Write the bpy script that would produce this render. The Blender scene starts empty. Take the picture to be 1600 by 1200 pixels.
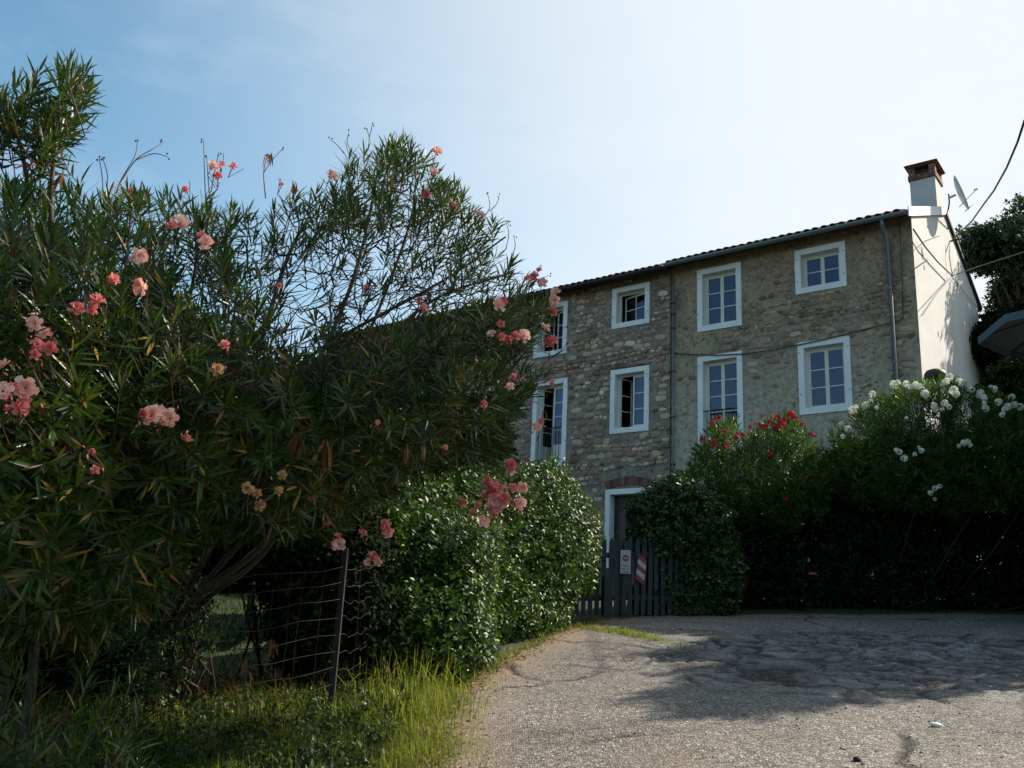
import bpy, math, random
import numpy as np
from mathutils import Vector, Matrix
sc = bpy.context.scene
col = sc.collection
R = np.random.default_rng(11)
random.seed(11)

# ------------------------------------------------------------ camera, sky, sun
F, PITCH, ROLL = 1418.4, .25592, .0490558
EYE = np.array([0, 0, 1.6])
cp, sp, cr, sr = math.cos(PITCH), math.sin(PITCH), math.cos(ROLL), math.sin(ROLL)
CM = (np.array([[1, 0, 0], [0, cp, -sp], [0, sp, cp]]) @ np.array([[1, 0, 0], [0, 0, -1], [0, 1, 0.]])
      @ np.array([[cr, -sr, 0], [sr, cr, 0], [0, 0, 1.]]))
cd = bpy.data.cameras.new('camera')
cam = bpy.data.objects.new('camera', cd)
col.objects.link(cam)
m4 = Matrix.Identity(4)
for i in range(3):
    for j in range(3):
        m4[i][j] = CM[i, j]
m4[2][3] = 1.6
cam.matrix_world = m4
cd.sensor_width = 36
cd.lens = F / 1600 * 36
cd.clip_start = .05
cd.clip_end = 6000
sc.camera = cam

SUN_AZ, SUN_EL = math.radians(65), math.radians(38)
world = bpy.data.worlds.new('World')
sc.world = world
world.use_nodes = True
wn, wl = world.node_tree.nodes, world.node_tree.links
wn.clear()
sky = wn.new('ShaderNodeTexSky')
sky.sky_type = 'NISHITA'
sky.sun_disc = False
sky.sun_elevation = SUN_EL
sky.sun_rotation = SUN_AZ
sky.air_density = 1.0
sky.dust_density = 1.2
sky.ozone_density = 1.2
sky.altitude = 100
tc = wn.new('ShaderNodeTexCoord')
mp = wn.new('ShaderNodeMapping')
mp.inputs['Scale'].default_value = (2.2, 3.0, 6.0)
mp.inputs['Location'].default_value = (3.1, 1.7, .4)
mp.inputs['Rotation'].default_value = (0, 0, .5)
cn = wn.new('ShaderNodeTexNoise')
cn.inputs['Scale'].default_value = 1.7
cn.inputs['Detail'].default_value = 7
cn.inputs['Roughness'].default_value = .58
crp = wn.new('ShaderNodeValToRGB')
crp.color_ramp.elements[0].position = .52
crp.color_ramp.elements[1].position = .80
crp.color_ramp.elements[1].color = (.22, .22, .22, 1)
wmix = wn.new('ShaderNodeMixRGB')
wmix.inputs['Color2'].default_value = (4.7, 4.85, 4.95, 1)
bg = wn.new('ShaderNodeBackground')
bg.inputs['Strength'].default_value = .12
wo = wn.new('ShaderNodeOutputWorld')
wl.new(tc.outputs['Generated'], mp.inputs['Vector'])
wl.new(mp.outputs[0], cn.inputs['Vector'])
wl.new(cn.outputs['Fac'], crp.inputs['Fac'])
wl.new(crp.outputs['Color'], wmix.inputs['Fac'])
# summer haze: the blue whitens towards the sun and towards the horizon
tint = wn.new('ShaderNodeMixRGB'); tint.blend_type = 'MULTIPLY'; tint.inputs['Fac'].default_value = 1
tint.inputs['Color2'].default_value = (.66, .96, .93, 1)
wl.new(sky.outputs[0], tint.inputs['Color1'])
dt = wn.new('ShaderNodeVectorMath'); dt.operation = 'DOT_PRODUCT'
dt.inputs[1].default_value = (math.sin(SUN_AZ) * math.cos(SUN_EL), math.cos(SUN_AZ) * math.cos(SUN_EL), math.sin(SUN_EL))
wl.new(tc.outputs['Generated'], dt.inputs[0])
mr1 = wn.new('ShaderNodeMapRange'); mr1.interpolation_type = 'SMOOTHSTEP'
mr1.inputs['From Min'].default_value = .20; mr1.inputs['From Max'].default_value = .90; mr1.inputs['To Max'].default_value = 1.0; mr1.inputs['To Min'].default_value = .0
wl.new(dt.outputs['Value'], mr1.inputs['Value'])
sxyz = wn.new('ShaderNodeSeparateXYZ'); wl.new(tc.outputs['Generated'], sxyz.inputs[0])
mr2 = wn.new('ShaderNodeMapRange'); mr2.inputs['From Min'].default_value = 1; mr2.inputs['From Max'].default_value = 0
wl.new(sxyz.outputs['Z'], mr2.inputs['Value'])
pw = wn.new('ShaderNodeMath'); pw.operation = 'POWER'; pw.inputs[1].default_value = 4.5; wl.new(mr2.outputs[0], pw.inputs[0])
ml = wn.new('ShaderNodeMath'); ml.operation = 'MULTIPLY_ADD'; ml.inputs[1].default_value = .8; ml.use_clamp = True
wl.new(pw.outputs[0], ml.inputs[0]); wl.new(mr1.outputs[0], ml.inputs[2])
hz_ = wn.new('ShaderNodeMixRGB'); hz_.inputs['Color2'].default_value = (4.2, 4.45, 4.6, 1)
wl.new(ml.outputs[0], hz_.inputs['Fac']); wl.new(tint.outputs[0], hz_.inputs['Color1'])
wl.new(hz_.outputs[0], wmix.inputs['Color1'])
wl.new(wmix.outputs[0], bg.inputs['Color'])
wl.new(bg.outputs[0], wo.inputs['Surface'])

sd = bpy.data.lights.new('sun', 'SUN')
sd.energy = 4.9
sd.angle = math.radians(.55)
sd.color = (1, .90, .75)
sun = bpy.data.objects.new('sun', sd)
col.objects.link(sun)
sdir = Vector((math.sin(SUN_AZ) * math.cos(SUN_EL), math.cos(SUN_AZ) * math.cos(SUN_EL), math.sin(SUN_EL)))
sun.rotation_euler = sdir.to_track_quat('Z', 'Y').to_euler()
sc.view_settings.view_transform = 'Standard'
sc.view_settings.look = 'None'
sc.view_settings.gamma = 1
sc.view_settings.exposure = 0.85
sc.view_settings.use_curve_mapping = False

# ------------------------------------------------------------ geometry of the place
def ray(x, y):
    """unit-horizontal direction(s) through photograph pixel(s)"""
    x = np.asarray(x, float); y = np.asarray(y, float)
    d = np.stack([x - 800, 600 - y, np.full(np.broadcast(x, y).shape, -F)], -1) @ CM.T
    return d / np.hypot(d[..., 0], d[..., 1])[..., None]
def at(x, y, D):
    D = np.asarray(D, float)
    return EYE + ray(x, y) * D[..., None]
def hashf(i, j, k=0):
    h = np.sin(i * 127.1 + j * 311.7 + k * 74.7) * 43758.5453
    return h - np.floor(h)
def vnoise(x, y, k=0):
    xi, yi = np.floor(x), np.floor(y)
    fx, fy = x - xi, y - yi
    fx, fy = fx * fx * (3 - 2 * fx), fy * fy * (3 - 2 * fy)
    a = hashf(xi, yi, k) * (1 - fx) + hashf(xi + 1, yi, k) * fx
    b = hashf(xi, yi + 1, k) * (1 - fx) + hashf(xi + 1, yi + 1, k) * fx
    return a * (1 - fy) + b * fy
def fbm(x, y, k=0, o=4):
    s, a, t = 0, .5, 0
    for i in range(o):
        s = s + a * vnoise(x * 2 ** i, y * 2 ** i, k + i * 7); t += a; a *= .5
    return s / t
def gz(x, y):
    x = np.asarray(x, float); y = np.asarray(y, float)
    ye = np.where(y > 34, 34 + (y - 34) * .02, np.where(y < -12, -12 + (y + 12) * .02, y))
    xe = np.where(x > 30, 30 + (x - 30) * .02, np.where(x < -30, -30 + (x + 30) * .02, x))
    near = np.exp(-(x * x + y * y) / 900.)
    return .115 * ye + .045 * xe + (fbm(x * .35, y * .35, 3) - .5) * .10 * near
def gp(px, py):
    r = ray(px, py); D = 3.0
    lo, hi = 1.0, 60.
    for _ in range(50):
        D = (lo + hi) / 2
        P = EYE + r * D
        if P[2] > gz(P[0], P[1]): lo = D
        else: hi = D
    P = EYE + r * lo
    return np.array([P[0], P[1], float(gz(P[0], P[1]))])
def in_poly(x, y, poly):
    inside = np.zeros(np.shape(x), bool)
    n = len(poly)
    for i in range(n):
        x1, y1 = poly[i]; x2, y2 = poly[(i + 1) % n]
        if y1 == y2: continue
        c = ((y1 > y) != (y2 > y)) & (x < (x2 - x1) * (y - y1) / (y2 - y1) + x1)
        inside ^= c
    return inside
def edge_dist(x, y, poly):
    best = np.full(np.shape(x), 1e9); ox = np.zeros_like(best); oy = np.zeros_like(best)
    n = len(poly)
    for i in range(n):
        x1, y1 = poly[i]; x2, y2 = poly[(i + 1) % n]
        dx, dy = x2 - x1, y2 - y1
        t = np.clip(((x - x1) * dx + (y - y1) * dy) / (dx * dx + dy * dy), 0, 1)
        qx, qy = x1 + t * dx - x, y1 + t * dy - y
        d = np.hypot(qx, qy)
        m = d < best
        best = np.where(m, d, best); ox = np.where(m, qx / (d + 1e-6), ox); oy = np.where(m, qy / (d + 1e-6), oy)
    return best, ox, oy

# ------------------------------------------------------------ object helpers
def put(o, name, parent=None, **kw):
    col.objects.link(o)
    if parent is not None: o.parent = parent
    for k, v in kw.items(): o[k] = v
    return o
def thing(name, label, cat, loc=(0, 0, 0), rz=0, group=None):
    o = bpy.data.objects.new(name, None)
    o.empty_display_size = .2
    put(o, name, None, label=label, category=cat)
    o.location = loc; o.rotation_euler = (0, 0, rz)
    if group: o['group'] = group
    return o
def link_mesh(name, me, mat, parent=None, **kw):
    if mat and not me.materials:
        for q in (mat if isinstance(mat, (list, tuple)) else [mat]): me.materials.append(q)
    o = bpy.data.objects.new(name, me)
    return put(o, name, parent, **kw)
def raw_mesh(name, V, Fs, smooth=False, mi=None):
    """V (n,3); Fs list of int arrays, each (m,k)"""
    me = bpy.data.meshes.new(name)
    V = np.asarray(V, np.float32)
    me.vertices.add(len(V)); me.vertices.foreach_set('co', V.ravel())
    Fs = [np.asarray(f, np.int32) for f in Fs if len(f)]
    tot = sum(f.size for f in Fs); nf = sum(len(f) for f in Fs)
    me.loops.add(tot); me.loops.foreach_set('vertex_index', np.concatenate([f.ravel() for f in Fs]))
    me.polygons.add(nf)
    sizes = np.concatenate([np.full(len(f), f.shape[1], np.int32) for f in Fs])
    st = np.concatenate([[0], np.cumsum(sizes)[:-1]]).astype(np.int32)
    me.polygons.foreach_set('loop_start', st)
    if smooth: me.polygons.foreach_set('use_smooth', np.ones(nf, bool))
    if mi is not None: me.polygons.foreach_set('material_index', np.asarray(mi, np.int32))
    me.update(calc_edges=True)
    return me
class MB:
    """collects boxes / tubes / polygons into one mesh"""
    def __init__(s): s.v = []; s.f = []
    def add(s, V, Fc):
        b = len(s.v); s.v += [tuple(map(float, p)) for p in V]; s.f += [tuple(b + i for i in f) for f in Fc]; return s
    def box(s, x0, x1, y0, y1, z0, z1):
        V = [(x, y, z) for x in (x0, x1) for y in (y0, y1) for z in (z0, z1)]
        return s.add(V, [(0, 1, 3, 2), (4, 6, 7, 5), (0, 4, 5, 1), (2, 3, 7, 6), (0, 2, 6, 4), (1, 5, 7, 3)])
    def tube(s, pts, rad, n=6, cap=True):
        pts = [Vector(p) for p in pts]
        if not hasattr(rad, '__len__'): rad = [rad] * len(pts)
        V = []; Fc = []
        for i, p in enumerate(pts):
            d = (pts[min(i + 1, len(pts) - 1)] - pts[max(i - 1, 0)])
            d = d.normalized() if d.length > 1e-7 else Vector((0, 0, 1))
            a = d.cross(Vector((0, 0, 1)) if abs(d.z) < .9 else Vector((1, 0, 0))).normalized(); b = d.cross(a)
            for k in range(n):
                t = 2 * math.pi * k / n
                V.append(p + (a * math.cos(t) + b * math.sin(t)) * rad[i])
        for i in range(len(pts) - 1):
            for k in range(n):
                q = (k + 1) % n
                Fc.append((i * n + k, i * n + q, (i + 1) * n + q, (i + 1) * n + k))
        if cap:
            Fc.append(tuple(range(n))[::-1]); Fc.append(tuple((len(pts) - 1) * n + k for k in range(n)))
        return s.add(V, Fc)
    def lathe(s, prof, n=16, c=(0, 0, 0)):
        V = []; Fc = []
        for r, z in prof:
            for k in range(n):
                t = 2 * math.pi * k / n
                V.append((c[0] + r * math.cos(t), c[1] + r * math.sin(t), c[2] + z))
        for i in range(len(prof) - 1):
            for k in range(n):
                q = (k + 1) % n
                Fc.append((i * n + k, i * n + q, (i + 1) * n + q, (i + 1) * n + k))
        return s.add(V, Fc)
    def xf(s, M):
        s.v = [tuple(M @ Vector(p)) for p in s.v]; return s
    def mesh(s, name, smooth=False):
        me = bpy.data.meshes.new(name); me.from_pydata(s.v, [], s.f)
        if smooth: me.polygons.foreach_set('use_smooth', [True] * len(me.polygons))
        me.update(); return me
    def build(s, name, mat, parent=None, smooth=False, bevel=0, **kw):
        o = link_mesh(name, s.mesh(name, smooth), mat, parent, **kw)
        if bevel:
            md = o.modifiers.new('bevel', 'BEVEL'); md.width = bevel; md.segments = 2; md.limit_method = 'ANGLE'
        return o

# ------------------------------------------------------------ materials
def nodes(name):
    m = bpy.data.materials.new(name); m.use_nodes = True
    n, l = m.node_tree.nodes, m.node_tree.links; n.clear()
    out = n.new('ShaderNodeOutputMaterial'); bs = n.new('ShaderNodeBsdfPrincipled')
    l.new(bs.outputs[0], out.inputs['Surface'])
    return m, n, l, bs, out
def ramp(n, stops, interp='LINEAR'):
    r = n.new('ShaderNodeValToRGB'); cr_ = r.color_ramp; cr_.interpolation = interp
    while len(cr_.elements) < len(stops): cr_.elements.new(.5)
    for e, (p, c) in zip(cr_.elements, stops):
        e.position = p; e.color = (c[0], c[1], c[2], 1)
    return r
def rnd(n, l):
    g = n.new('ShaderNodeNewGeometry'); o = n.new('ShaderNodeObjectInfo')
    a = n.new('ShaderNodeMath'); a.operation = 'ADD'; f = n.new('ShaderNodeMath'); f.operation = 'FRACT'
    l.new(g.outputs['Random Per Island'], a.inputs[0]); l.new(o.outputs['Random'], a.inputs[1]); l.new(a.outputs[0], f.inputs[0])
    return f.outputs[0]
def noise(n, l, scale, detail=4, rough=.5, vec=None, dist=0):
    t = n.new('ShaderNodeTexNoise'); t.inputs['Scale'].default_value = scale
    t.inputs['Detail'].default_value = detail; t.inputs['Roughness'].default_value = rough
    t.inputs['Distortion'].default_value = dist
    if vec is not None: l.new(vec, t.inputs['Vector'])
    return t
def mix(n, l, fac, a, b, mode='MIX'):
    m = n.new('ShaderNodeMixRGB'); m.blend_type = mode
    for k, q in (('Fac', fac), ('Color1', a), ('Color2', b)):
        if isinstance(q, (int, float)): m.inputs[k].default_value = q if k == 'Fac' else (q, q, q, 1)
        elif isinstance(q, tuple): m.inputs[k].default_value = (*q, 1)
        else: l.new(q, m.inputs[k])
    return m.outputs[0]
def bump(n, l, bs, h, strength=.3, dist=.02):
    b = n.new('ShaderNodeBump'); b.inputs['Strength'].default_value = strength; b.inputs['Distance'].default_value = dist
    l.new(h, b.inputs['Height']); l.new(b.outputs[0], bs.inputs['Normal'])
def plain(name, c, rough=.6, metal=0, var=.12, scale=8, bmp=.15, spec=.5, dirt=None):
    m, n, l, bs, o = nodes(name)
    g = n.new('ShaderNodeTexCoord')
    t = noise(n, l, scale, 5, .6, g.outputs['Object'])
    r = ramp(n, [(.3, tuple(q * (1 - var) for q in c)), (.7, tuple(min(1, q * (1 + var)) for q in c))])
    l.new(t.outputs['Fac'], r.inputs['Fac'])
    cc = r.outputs['Color']
    if dirt:
        t2 = noise(n, l, scale * .35, 6, .7, g.outputs['Object'])
        r2 = ramp(n, [(.48, (0, 0, 0)), (.72, (1, 1, 1))]); l.new(t2.outputs['Fac'], r2.inputs['Fac'])
        cc = mix(n, l, r2.outputs['Color'], cc, dirt)
    l.new(cc, bs.inputs['Base Color'])
    bs.inputs['Roughness'].default_value = rough; bs.inputs['Metallic'].default_value = metal
    bs.inputs['Specular IOR Level'].default_value = spec
    if bmp: bump(n, l, bs, t.outputs['Fac'], bmp, .01)
    return m
def leafmat(name, stops, rough=.38, trans=.22, tcol=(.12, .2, .03), spec=.5):
    m, n, l, bs, o = nodes(name)
    f = rnd(n, l)
    r = ramp(n, stops); l.new(f, r.inputs['Fac'])
    l.new(r.outputs['Color'], bs.inputs['Base Color'])
    bs.inputs['Roughness'].default_value = rough; bs.inputs['Specular IOR Level'].default_value = spec
    tr = n.new('ShaderNodeBsdfTranslucent')
    l.new(mix(n, l, .6, r.outputs['Color'], tcol), tr.inputs['Color'])
    ms = n.new('ShaderNodeMixShader'); ms.inputs[0].default_value = trans
    l.new(bs.outputs[0], ms.inputs[1]); l.new(tr.outputs[0], ms.inputs[2]); l.new(ms.outputs[0], o.inputs['Surface'])
    return m
M_OLE = leafmat('oleander leaf', [(0, (.008, .018, .005)), (.4, (.017, .039, .008)), (.78, (.040, .078, .015)), (.88, (.07, .105, .022)), (.91, (.08, .045, .02)), (.96, (.14, .075, .03)), (.98, (.30, .19, .03)), (1, (.26, .14, .03))], .36, .17, (.14, .26, .02), .3)
M_OLE_FAR = leafmat('oleander leaf far', [(0, (.012, .028, .006)), (.5, (.026, .060, .010)), (.9, (.06, .11, .018)), (1, (.13, .16, .04))], .42, .26, (.13, .25, .02), .22)
M_DEAD = leafmat('dead leaf', [(0, (.06, .028, .012)), (.6, (.17, .085, .03)), (1, (.34, .20, .08))], .6, .35, (.35, .16, .04), .2)
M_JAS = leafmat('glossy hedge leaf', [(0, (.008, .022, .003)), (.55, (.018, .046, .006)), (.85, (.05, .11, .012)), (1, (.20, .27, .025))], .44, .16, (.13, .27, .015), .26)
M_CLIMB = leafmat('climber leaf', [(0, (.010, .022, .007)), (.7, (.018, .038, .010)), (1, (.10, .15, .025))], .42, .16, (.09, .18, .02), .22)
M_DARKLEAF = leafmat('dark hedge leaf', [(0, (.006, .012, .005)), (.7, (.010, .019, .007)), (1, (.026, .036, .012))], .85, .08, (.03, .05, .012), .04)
M_TREE = leafmat('tree leaf', [(0, (.012, .026, .008)), (.7, (.022, .042, .012)), (1, (.045, .07, .02))], .45, .2, (.06, .12, .02), .4)
M_GRASS = leafmat('grass blade', [(0, (.035, .065, .010)), (.45, (.105, .15, .018)), (.72, (.17, .195, .03)), (.84, (.22, .165, .06)), (1, (.34, .25, .12))], .55, .42, (.36, .45, .035), .2)
M_LAWN = leafmat('lawn grass', [(0, (.02, .05, .01)), (.8, (.035, .075, .015)), (1, (.07, .10, .02))], .7, .25, (.07, .13, .02), .1)
M_LITTER = leafmat('leaf litter', [(0, (.10, .05, .02)), (.5, (.22, .12, .05)), (.85, (.32, .2, .08)), (1, (.35, .28, .06))], .7, .1, (.3, .15, .05), .2)
M_PINK = leafmat('pink petal', [(0, (.74, .30, .28)), (.35, (.82, .50, .44)), (1, (.88, .74, .64))], .55, .3, (.9, .4, .32), .2)
M_CORAL = leafmat('coral petal', [(0, (.55, .10, .13)), (.5, (.74, .27, .27)), (1, (.84, .48, .42))], .55, .3, (.9, .2, .18), .2)
M_RED = leafmat('red petal', [(0, (.30, .006, .025)), (.7, (.42, .014, .04)), (1, (.52, .05, .08))], .5, .25, (.6, .02, .06), .15)
M_WHITE = leafmat('white petal', [(0, (.72, .74, .62)), (1, (.86, .86, .80))], .6, .3, (.85, .85, .7), .2)
M_FADED = leafmat('faded petal', [(0, (.4, .2, .08)), (1, (.75, .5, .3))], .6, .3, (.7, .4, .2), .2)
M_TWIG = plain('twig bark', (.042, .026, .019), .75, var=.3, scale=30)
M_STEM = plain('stem bark', (.06, .047, .034), .8, var=.35, scale=14, bmp=.4)
M_PEDI = plain('flower stalk', (.07, .035, .018), .6)
M_WHITEPAINT = plain('white window paint', (.72, .74, .73), .6, var=.05, scale=2.2, dirt=(.58, .60, .58))
M_CREAM = plain('cream window wood', (.66, .65, .56), .5, var=.05)
M_IRON = plain('black iron', (.02, .02, .023), .45, .3)
M_GUTTER = plain('blue grey gutter metal', (.15, .19, .21), .5, .35, var=.08, scale=3)
M_GUTTERD = plain('dark brown gutter metal', (.035, .025, .028), .5, .3, var=.1)
M_ROOM = plain('dark room', (.05, .05, .055), .9)
M_SOFFIT = plain('dark soffit boards', (.035, .026, .022), .8, var=.3, scale=5)
M_CURT = plain('pale blue curtain', (.22, .27, .34), .9, var=.1)
M_CURTD = plain('dark violet curtain', (.026, .024, .055), .9, var=.1)
M_CABLE = plain('black cable', (.02, .02, .02), .6)
M_GREYW = plain('galvanised wire', (.055, .045, .038), .6, .3, var=.3)
M_POST = plain('dark fence post', (.012, .012, .013), .8)
M_DISH = plain('dish grey', (.46, .49, .54), .45, .1, var=.03)
M_FLASH = plain('white flashing', (.78, .78, .76), .5, var=.04, scale=2)
M_PICKET = plain('weathered grey picket', (.022, .026, .029), .8, var=.35, scale=9, bmp=.4)
M_PARASOL = plain('blue grey parasol cloth', (.07, .10, .125), .8, var=.06)
M_POLE = plain('dark wood pole', (.03, .022, .018), .6)
M_CHBRICK = None

def tile_mat(name, stops, rough=.8, b=.5, sc_=14):
    m, n, l, bs, o = nodes(name)
    f = rnd(n, l); r = ramp(n, stops); l.new(f, r.inputs['Fac'])
    g = n.new('ShaderNodeTexCoord')
    t = noise(n, l, sc_, 6, .65, g.outputs['Object'])
    r2 = ramp(n, [(.3, (.45, .45, .45)), (.7, (1.35, 1.35, 1.35))]); l.new(t.outputs['Fac'], r2.inputs['Fac'])
    l.new(mix(n, l, 1, r.outputs['Color'], r2.outputs['Color'], 'MULTIPLY'), bs.inputs['Base Color'])
    bs.inputs['Roughness'].default_value = rough; bs.inputs['Specular IOR Level'].default_value = .25
    bump(n, l, bs, t.outputs['Fac'], b, .015)
    return m
M_TILE = tile_mat('clay roof tile', [(0, (.16, .075, .05)), (.5, (.24, .12, .08)), (1, (.30, .19, .14))])
M_BRICK = tile_mat('red brick', [(0, (.13, .06, .045)), (.6, (.20, .09, .065)), (1, (.26, .15, .11))])
M_STONE = tile_mat('rubble stone', [(0, (0.163, 0.117, 0.087)), (.18, (0.285, 0.196, 0.138)), (.35, (0.369, 0.276, 0.205)), (.5, (0.281, 0.166, 0.123)), (.62, (0.429, 0.334, 0.244)), (.78, (0.586, 0.460, 0.338)), (.9, (0.435, 0.300, 0.171)), (1, (0.767, 0.645, 0.482))], .9, .6, 9)
M_STONE2 = tile_mat('plaster stone', [(0, (0.154, 0.111, 0.083)), (.3, (0.312, 0.230, 0.174)), (.6, (0.391, 0.295, 0.223)), (.75, (0.239, 0.124, 0.091)), (.88, (0.354, 0.263, 0.156)), (1, (0.552, 0.424, 0.329))], .9, .5, 9)

def wallmat(name, a, b, darkc, pale, plow):
    m, n, l, bs, o = nodes(name)
    g = n.new('ShaderNodeTexCoord')
    t1 = noise(n, l, 1.1, 8, .62, g.outputs['Object'], .4)
    r1 = ramp(n, [(.35, a), (.62, b)]); l.new(t1.outputs['Fac'], r1.inputs['Fac'])
    t2 = noise(n, l, .62, 8, .75, g.outputs['Object'], 1.2)
    r2 = ramp(n, [(.5, (0, 0, 0)), (.66, (1, 1, 1))]); l.new(t2.outputs['Fac'], r2.inputs['Fac'])
    c = mix(n, l, r2.outputs['Color'], r1.outputs['Color'], darkc)
    # pale damp-stained render low on the wall
    sx = n.new('ShaderNodeSeparateXYZ'); l.new(g.outputs['Object'], sx.inputs[0])
    mr = n.new('ShaderNodeMapRange'); mr.inputs['From Min'].default_value = plow + 1.6; mr.inputs['From Max'].default_value = plow - 1.2
    ad = n.new('ShaderNodeMath'); ad.operation = 'MULTIPLY_ADD'; l.new(t1.outputs['Fac'], ad.inputs[0]); ad.inputs[1].default_value = 3.0; l.new(sx.outputs['Z'], ad.inputs[2])
    sb = n.new('ShaderNodeMath'); sb.operation = 'SUBTRACT'; l.new(ad.outputs[0], sb.inputs[0]); sb.inputs[1].default_value = 1.5
    l.new(sb.outputs[0], mr.inputs['Value'])
    c = mix(n, l, mr.outputs[0], c, pale)
    t3 = noise(n, l, 7.5, 9, .72, g.outputs['Object'], .6)
    r3 = ramp(n, [(.36, (.38, .37, .37)), (.47, (.85, .85, .85)), (.66, (1.22, 1.2, 1.17))]); l.new(t3.outputs['Fac'], r3.inputs['Fac'])
    c = mix(n, l, 1, c, r3.outputs['Color'], 'MULTIPLY')
    v = n.new('ShaderNodeTexVoronoi'); v.inputs['Scale'].default_value = 3.3; l.new(g.outputs['Object'], v.inputs['Vector'])
    rv = ramp(n, [(.06, (.2, .15, .12)), (.11, (.85, .83, .8)), (.3, (1.0, 1.0, 1.0))]); l.new(v.outputs['Distance'], rv.inputs['Fac'])
    c = mix(n, l, .75, c, rv.outputs['Color'], 'MULTIPLY')
    l.new(c, bs.inputs['Base Color']); bs.inputs['Roughness'].default_value = .93; bs.inputs['Specular IOR Level'].default_value = .15
    hm = n.new('ShaderNodeMath'); hm.operation = 'ADD'; l.new(t3.outputs['Fac'], hm.inputs[0]); l.new(t1.outputs['Fac'], hm.inputs[1])
    bump(n, l, bs, hm.outputs[0], .6, .03)
    return m
M_MORTAR = wallmat('rubble mortar', (.20, .165, .13), (.33, .275, .22), (.21, .18, .155), (.28, .25, .21), -9)
M_PLASTER = wallmat('old lime plaster', (.25, .19, .13), (.39, .30, .205), (.17, .14, .11), (.40, .36, .28), 5.6)
M_GABLE = plain('white painted render', (.52, .515, .50), .85, var=.07, scale=1.2, dirt=(.46, .43, .40))

def glassmat(name, tint):
    m, n, l, bs, o = nodes(name)
    n.remove(bs)
    tr = n.new('ShaderNodeBsdfTransparent'); tr.inputs['Color'].default_value = (*tint, 1)
    gl = n.new('ShaderNodeBsdfGlossy'); gl.inputs['Roughness'].default_value = .03; gl.inputs['Color'].default_value = (.75, .82, 1, 1)
    ms = n.new('ShaderNodeMixShader'); ms.inputs[0].default_value = .05
    l.new(tr.outputs[0], ms.inputs[1]); l.new(gl.outputs[0], ms.inputs[2]); l.new(ms.outputs[0], o.inputs['Surface'])
    return m
M_GLASS = glassmat('window glass', (.55, .62, .75))

def groundmat():
    m, n, l, bs, o = nodes('garden soil')
    g = n.new('ShaderNodeTexCoord')
    t = noise(n, l, .6, 8, .65, g.outputs['Object']); t2 = noise(n, l, 25, 4, .7, g.outputs['Object'])
    r = ramp(n, [(.35, (.03, .026, .015)), (.5, (.022, .034, .010)), (.7, (.035, .045, .015))]); l.new(t.outputs['Fac'], r.inputs['Fac'])
    r2 = ramp(n, [(.3, (.6, .6, .6)), (.7, (1.2, 1.2, 1.2))]); l.new(t2.outputs['Fac'], r2.inputs['Fac'])
    l.new(mix(n, l, 1, r.outputs['Color'], r2.outputs['Color'], 'MULTIPLY'), bs.inputs['Base Color'])
    bs.inputs['Roughness'].default_value = .95; bump(n, l, bs, t2.outputs['Fac'], .6, .03)
    return m
M_GROUND = groundmat()
def roadmat():
    m, n, l, bs, o = nodes('worn asphalt')
    g = n.new('ShaderNodeTexCoord')
    v = n.new('ShaderNodeTexVoronoi'); v.inputs['Scale'].default_value = 62; l.new(g.outputs['Object'], v.inputs['Vector'])
    sep = n.new('ShaderNodeSeparateColor'); l.new(v.outputs['Color'], sep.inputs[0])
    ra = ramp(n, [(0, (.07, .064, .058)), (.35, (.155, .142, .128)), (.75, (.27, .25, .225)), (.93, (.40, .375, .345)), (1, (.62, .59, .55))])
    l.new(sep.outputs[0], ra.inputs['Fac'])
    re = ramp(n, [(.0, (1, 1, 1)), (.55, (.5, .5, .5))]); l.new(v.outputs['Distance'], re.inputs['Fac'])
    c = mix(n, l, .6, ra.outputs['Color'], re.outputs['Color'], 'MULTIPLY')
    t = noise(n, l, .55, 7, .65, g.outputs['Object'], .5)
    r = ramp(n, [(.3, (.72, .70, .68)), (.7, (1.25, 1.22, 1.18))]); l.new(t.outputs['Fac'], r.inputs['Fac'])
    c = mix(n, l, 1, c, r.outputs['Color'], 'MULTIPLY')
    ca = n.new('ShaderNodeAttribute'); ca.attribute_name = 'crack'
    ts = noise(n, l, 1.1, 8, .7, g.outputs['Object'], 1.5); rs = ramp(n, [(.42, (.33, .32, .31)), (.58, (1.1, 1.1, 1.1))]); l.new(ts.outputs['Fac'], rs.inputs['Fac'])
    wa = n.new('ShaderNodeAttribute'); wa.attribute_name = 'worn'
    tb = noise(n, l, 90, 3, .6, g.outputs['Object'])
    rb = ramp(n, [(.3, (.11, .11, .112)), (.7, (.24, .24, .245))]); l.new(tb.outputs['Fac'], rb.inputs['Fac'])
    c = mix(n, l, wa.outputs['Fac'], c, mix(n, l, 1, rb.outputs['Color'], rs.outputs['Color'], 'MULTIPLY'))
    da = n.new('ShaderNodeAttribute'); da.attribute_name = 'dirt'
    c = mix(n, l, da.outputs['Fac'], c, mix(n, l, 1, rb.outputs['Color'], (1.35, 1.0, .72), 'MULTIPLY'))
    c = mix(n, l, ca.outputs['Fac'], c, (.022, .019, .017))
    l.new(c, bs.inputs['Base Color']); bs.inputs['Roughness'].default_value = .85; bs.inputs['Specular IOR Level'].default_value = .3
    iv = n.new('ShaderNodeMath'); iv.operation = 'SUBTRACT'; iv.inputs[0].default_value = 1; l.new(v.outputs['Distance'], iv.inputs[1])
    bump(n, l, bs, iv.outputs[0], .9, .012)
    return m
M_ROAD = roadmat()
M_PEBBLE = tile_mat('road grit', [(0, (.12, .11, .10)), (.5, (.28, .26, .24)), (.85, (.42, .40, .37)), (1, (.65, .63, .60))], .85, .3)

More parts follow.
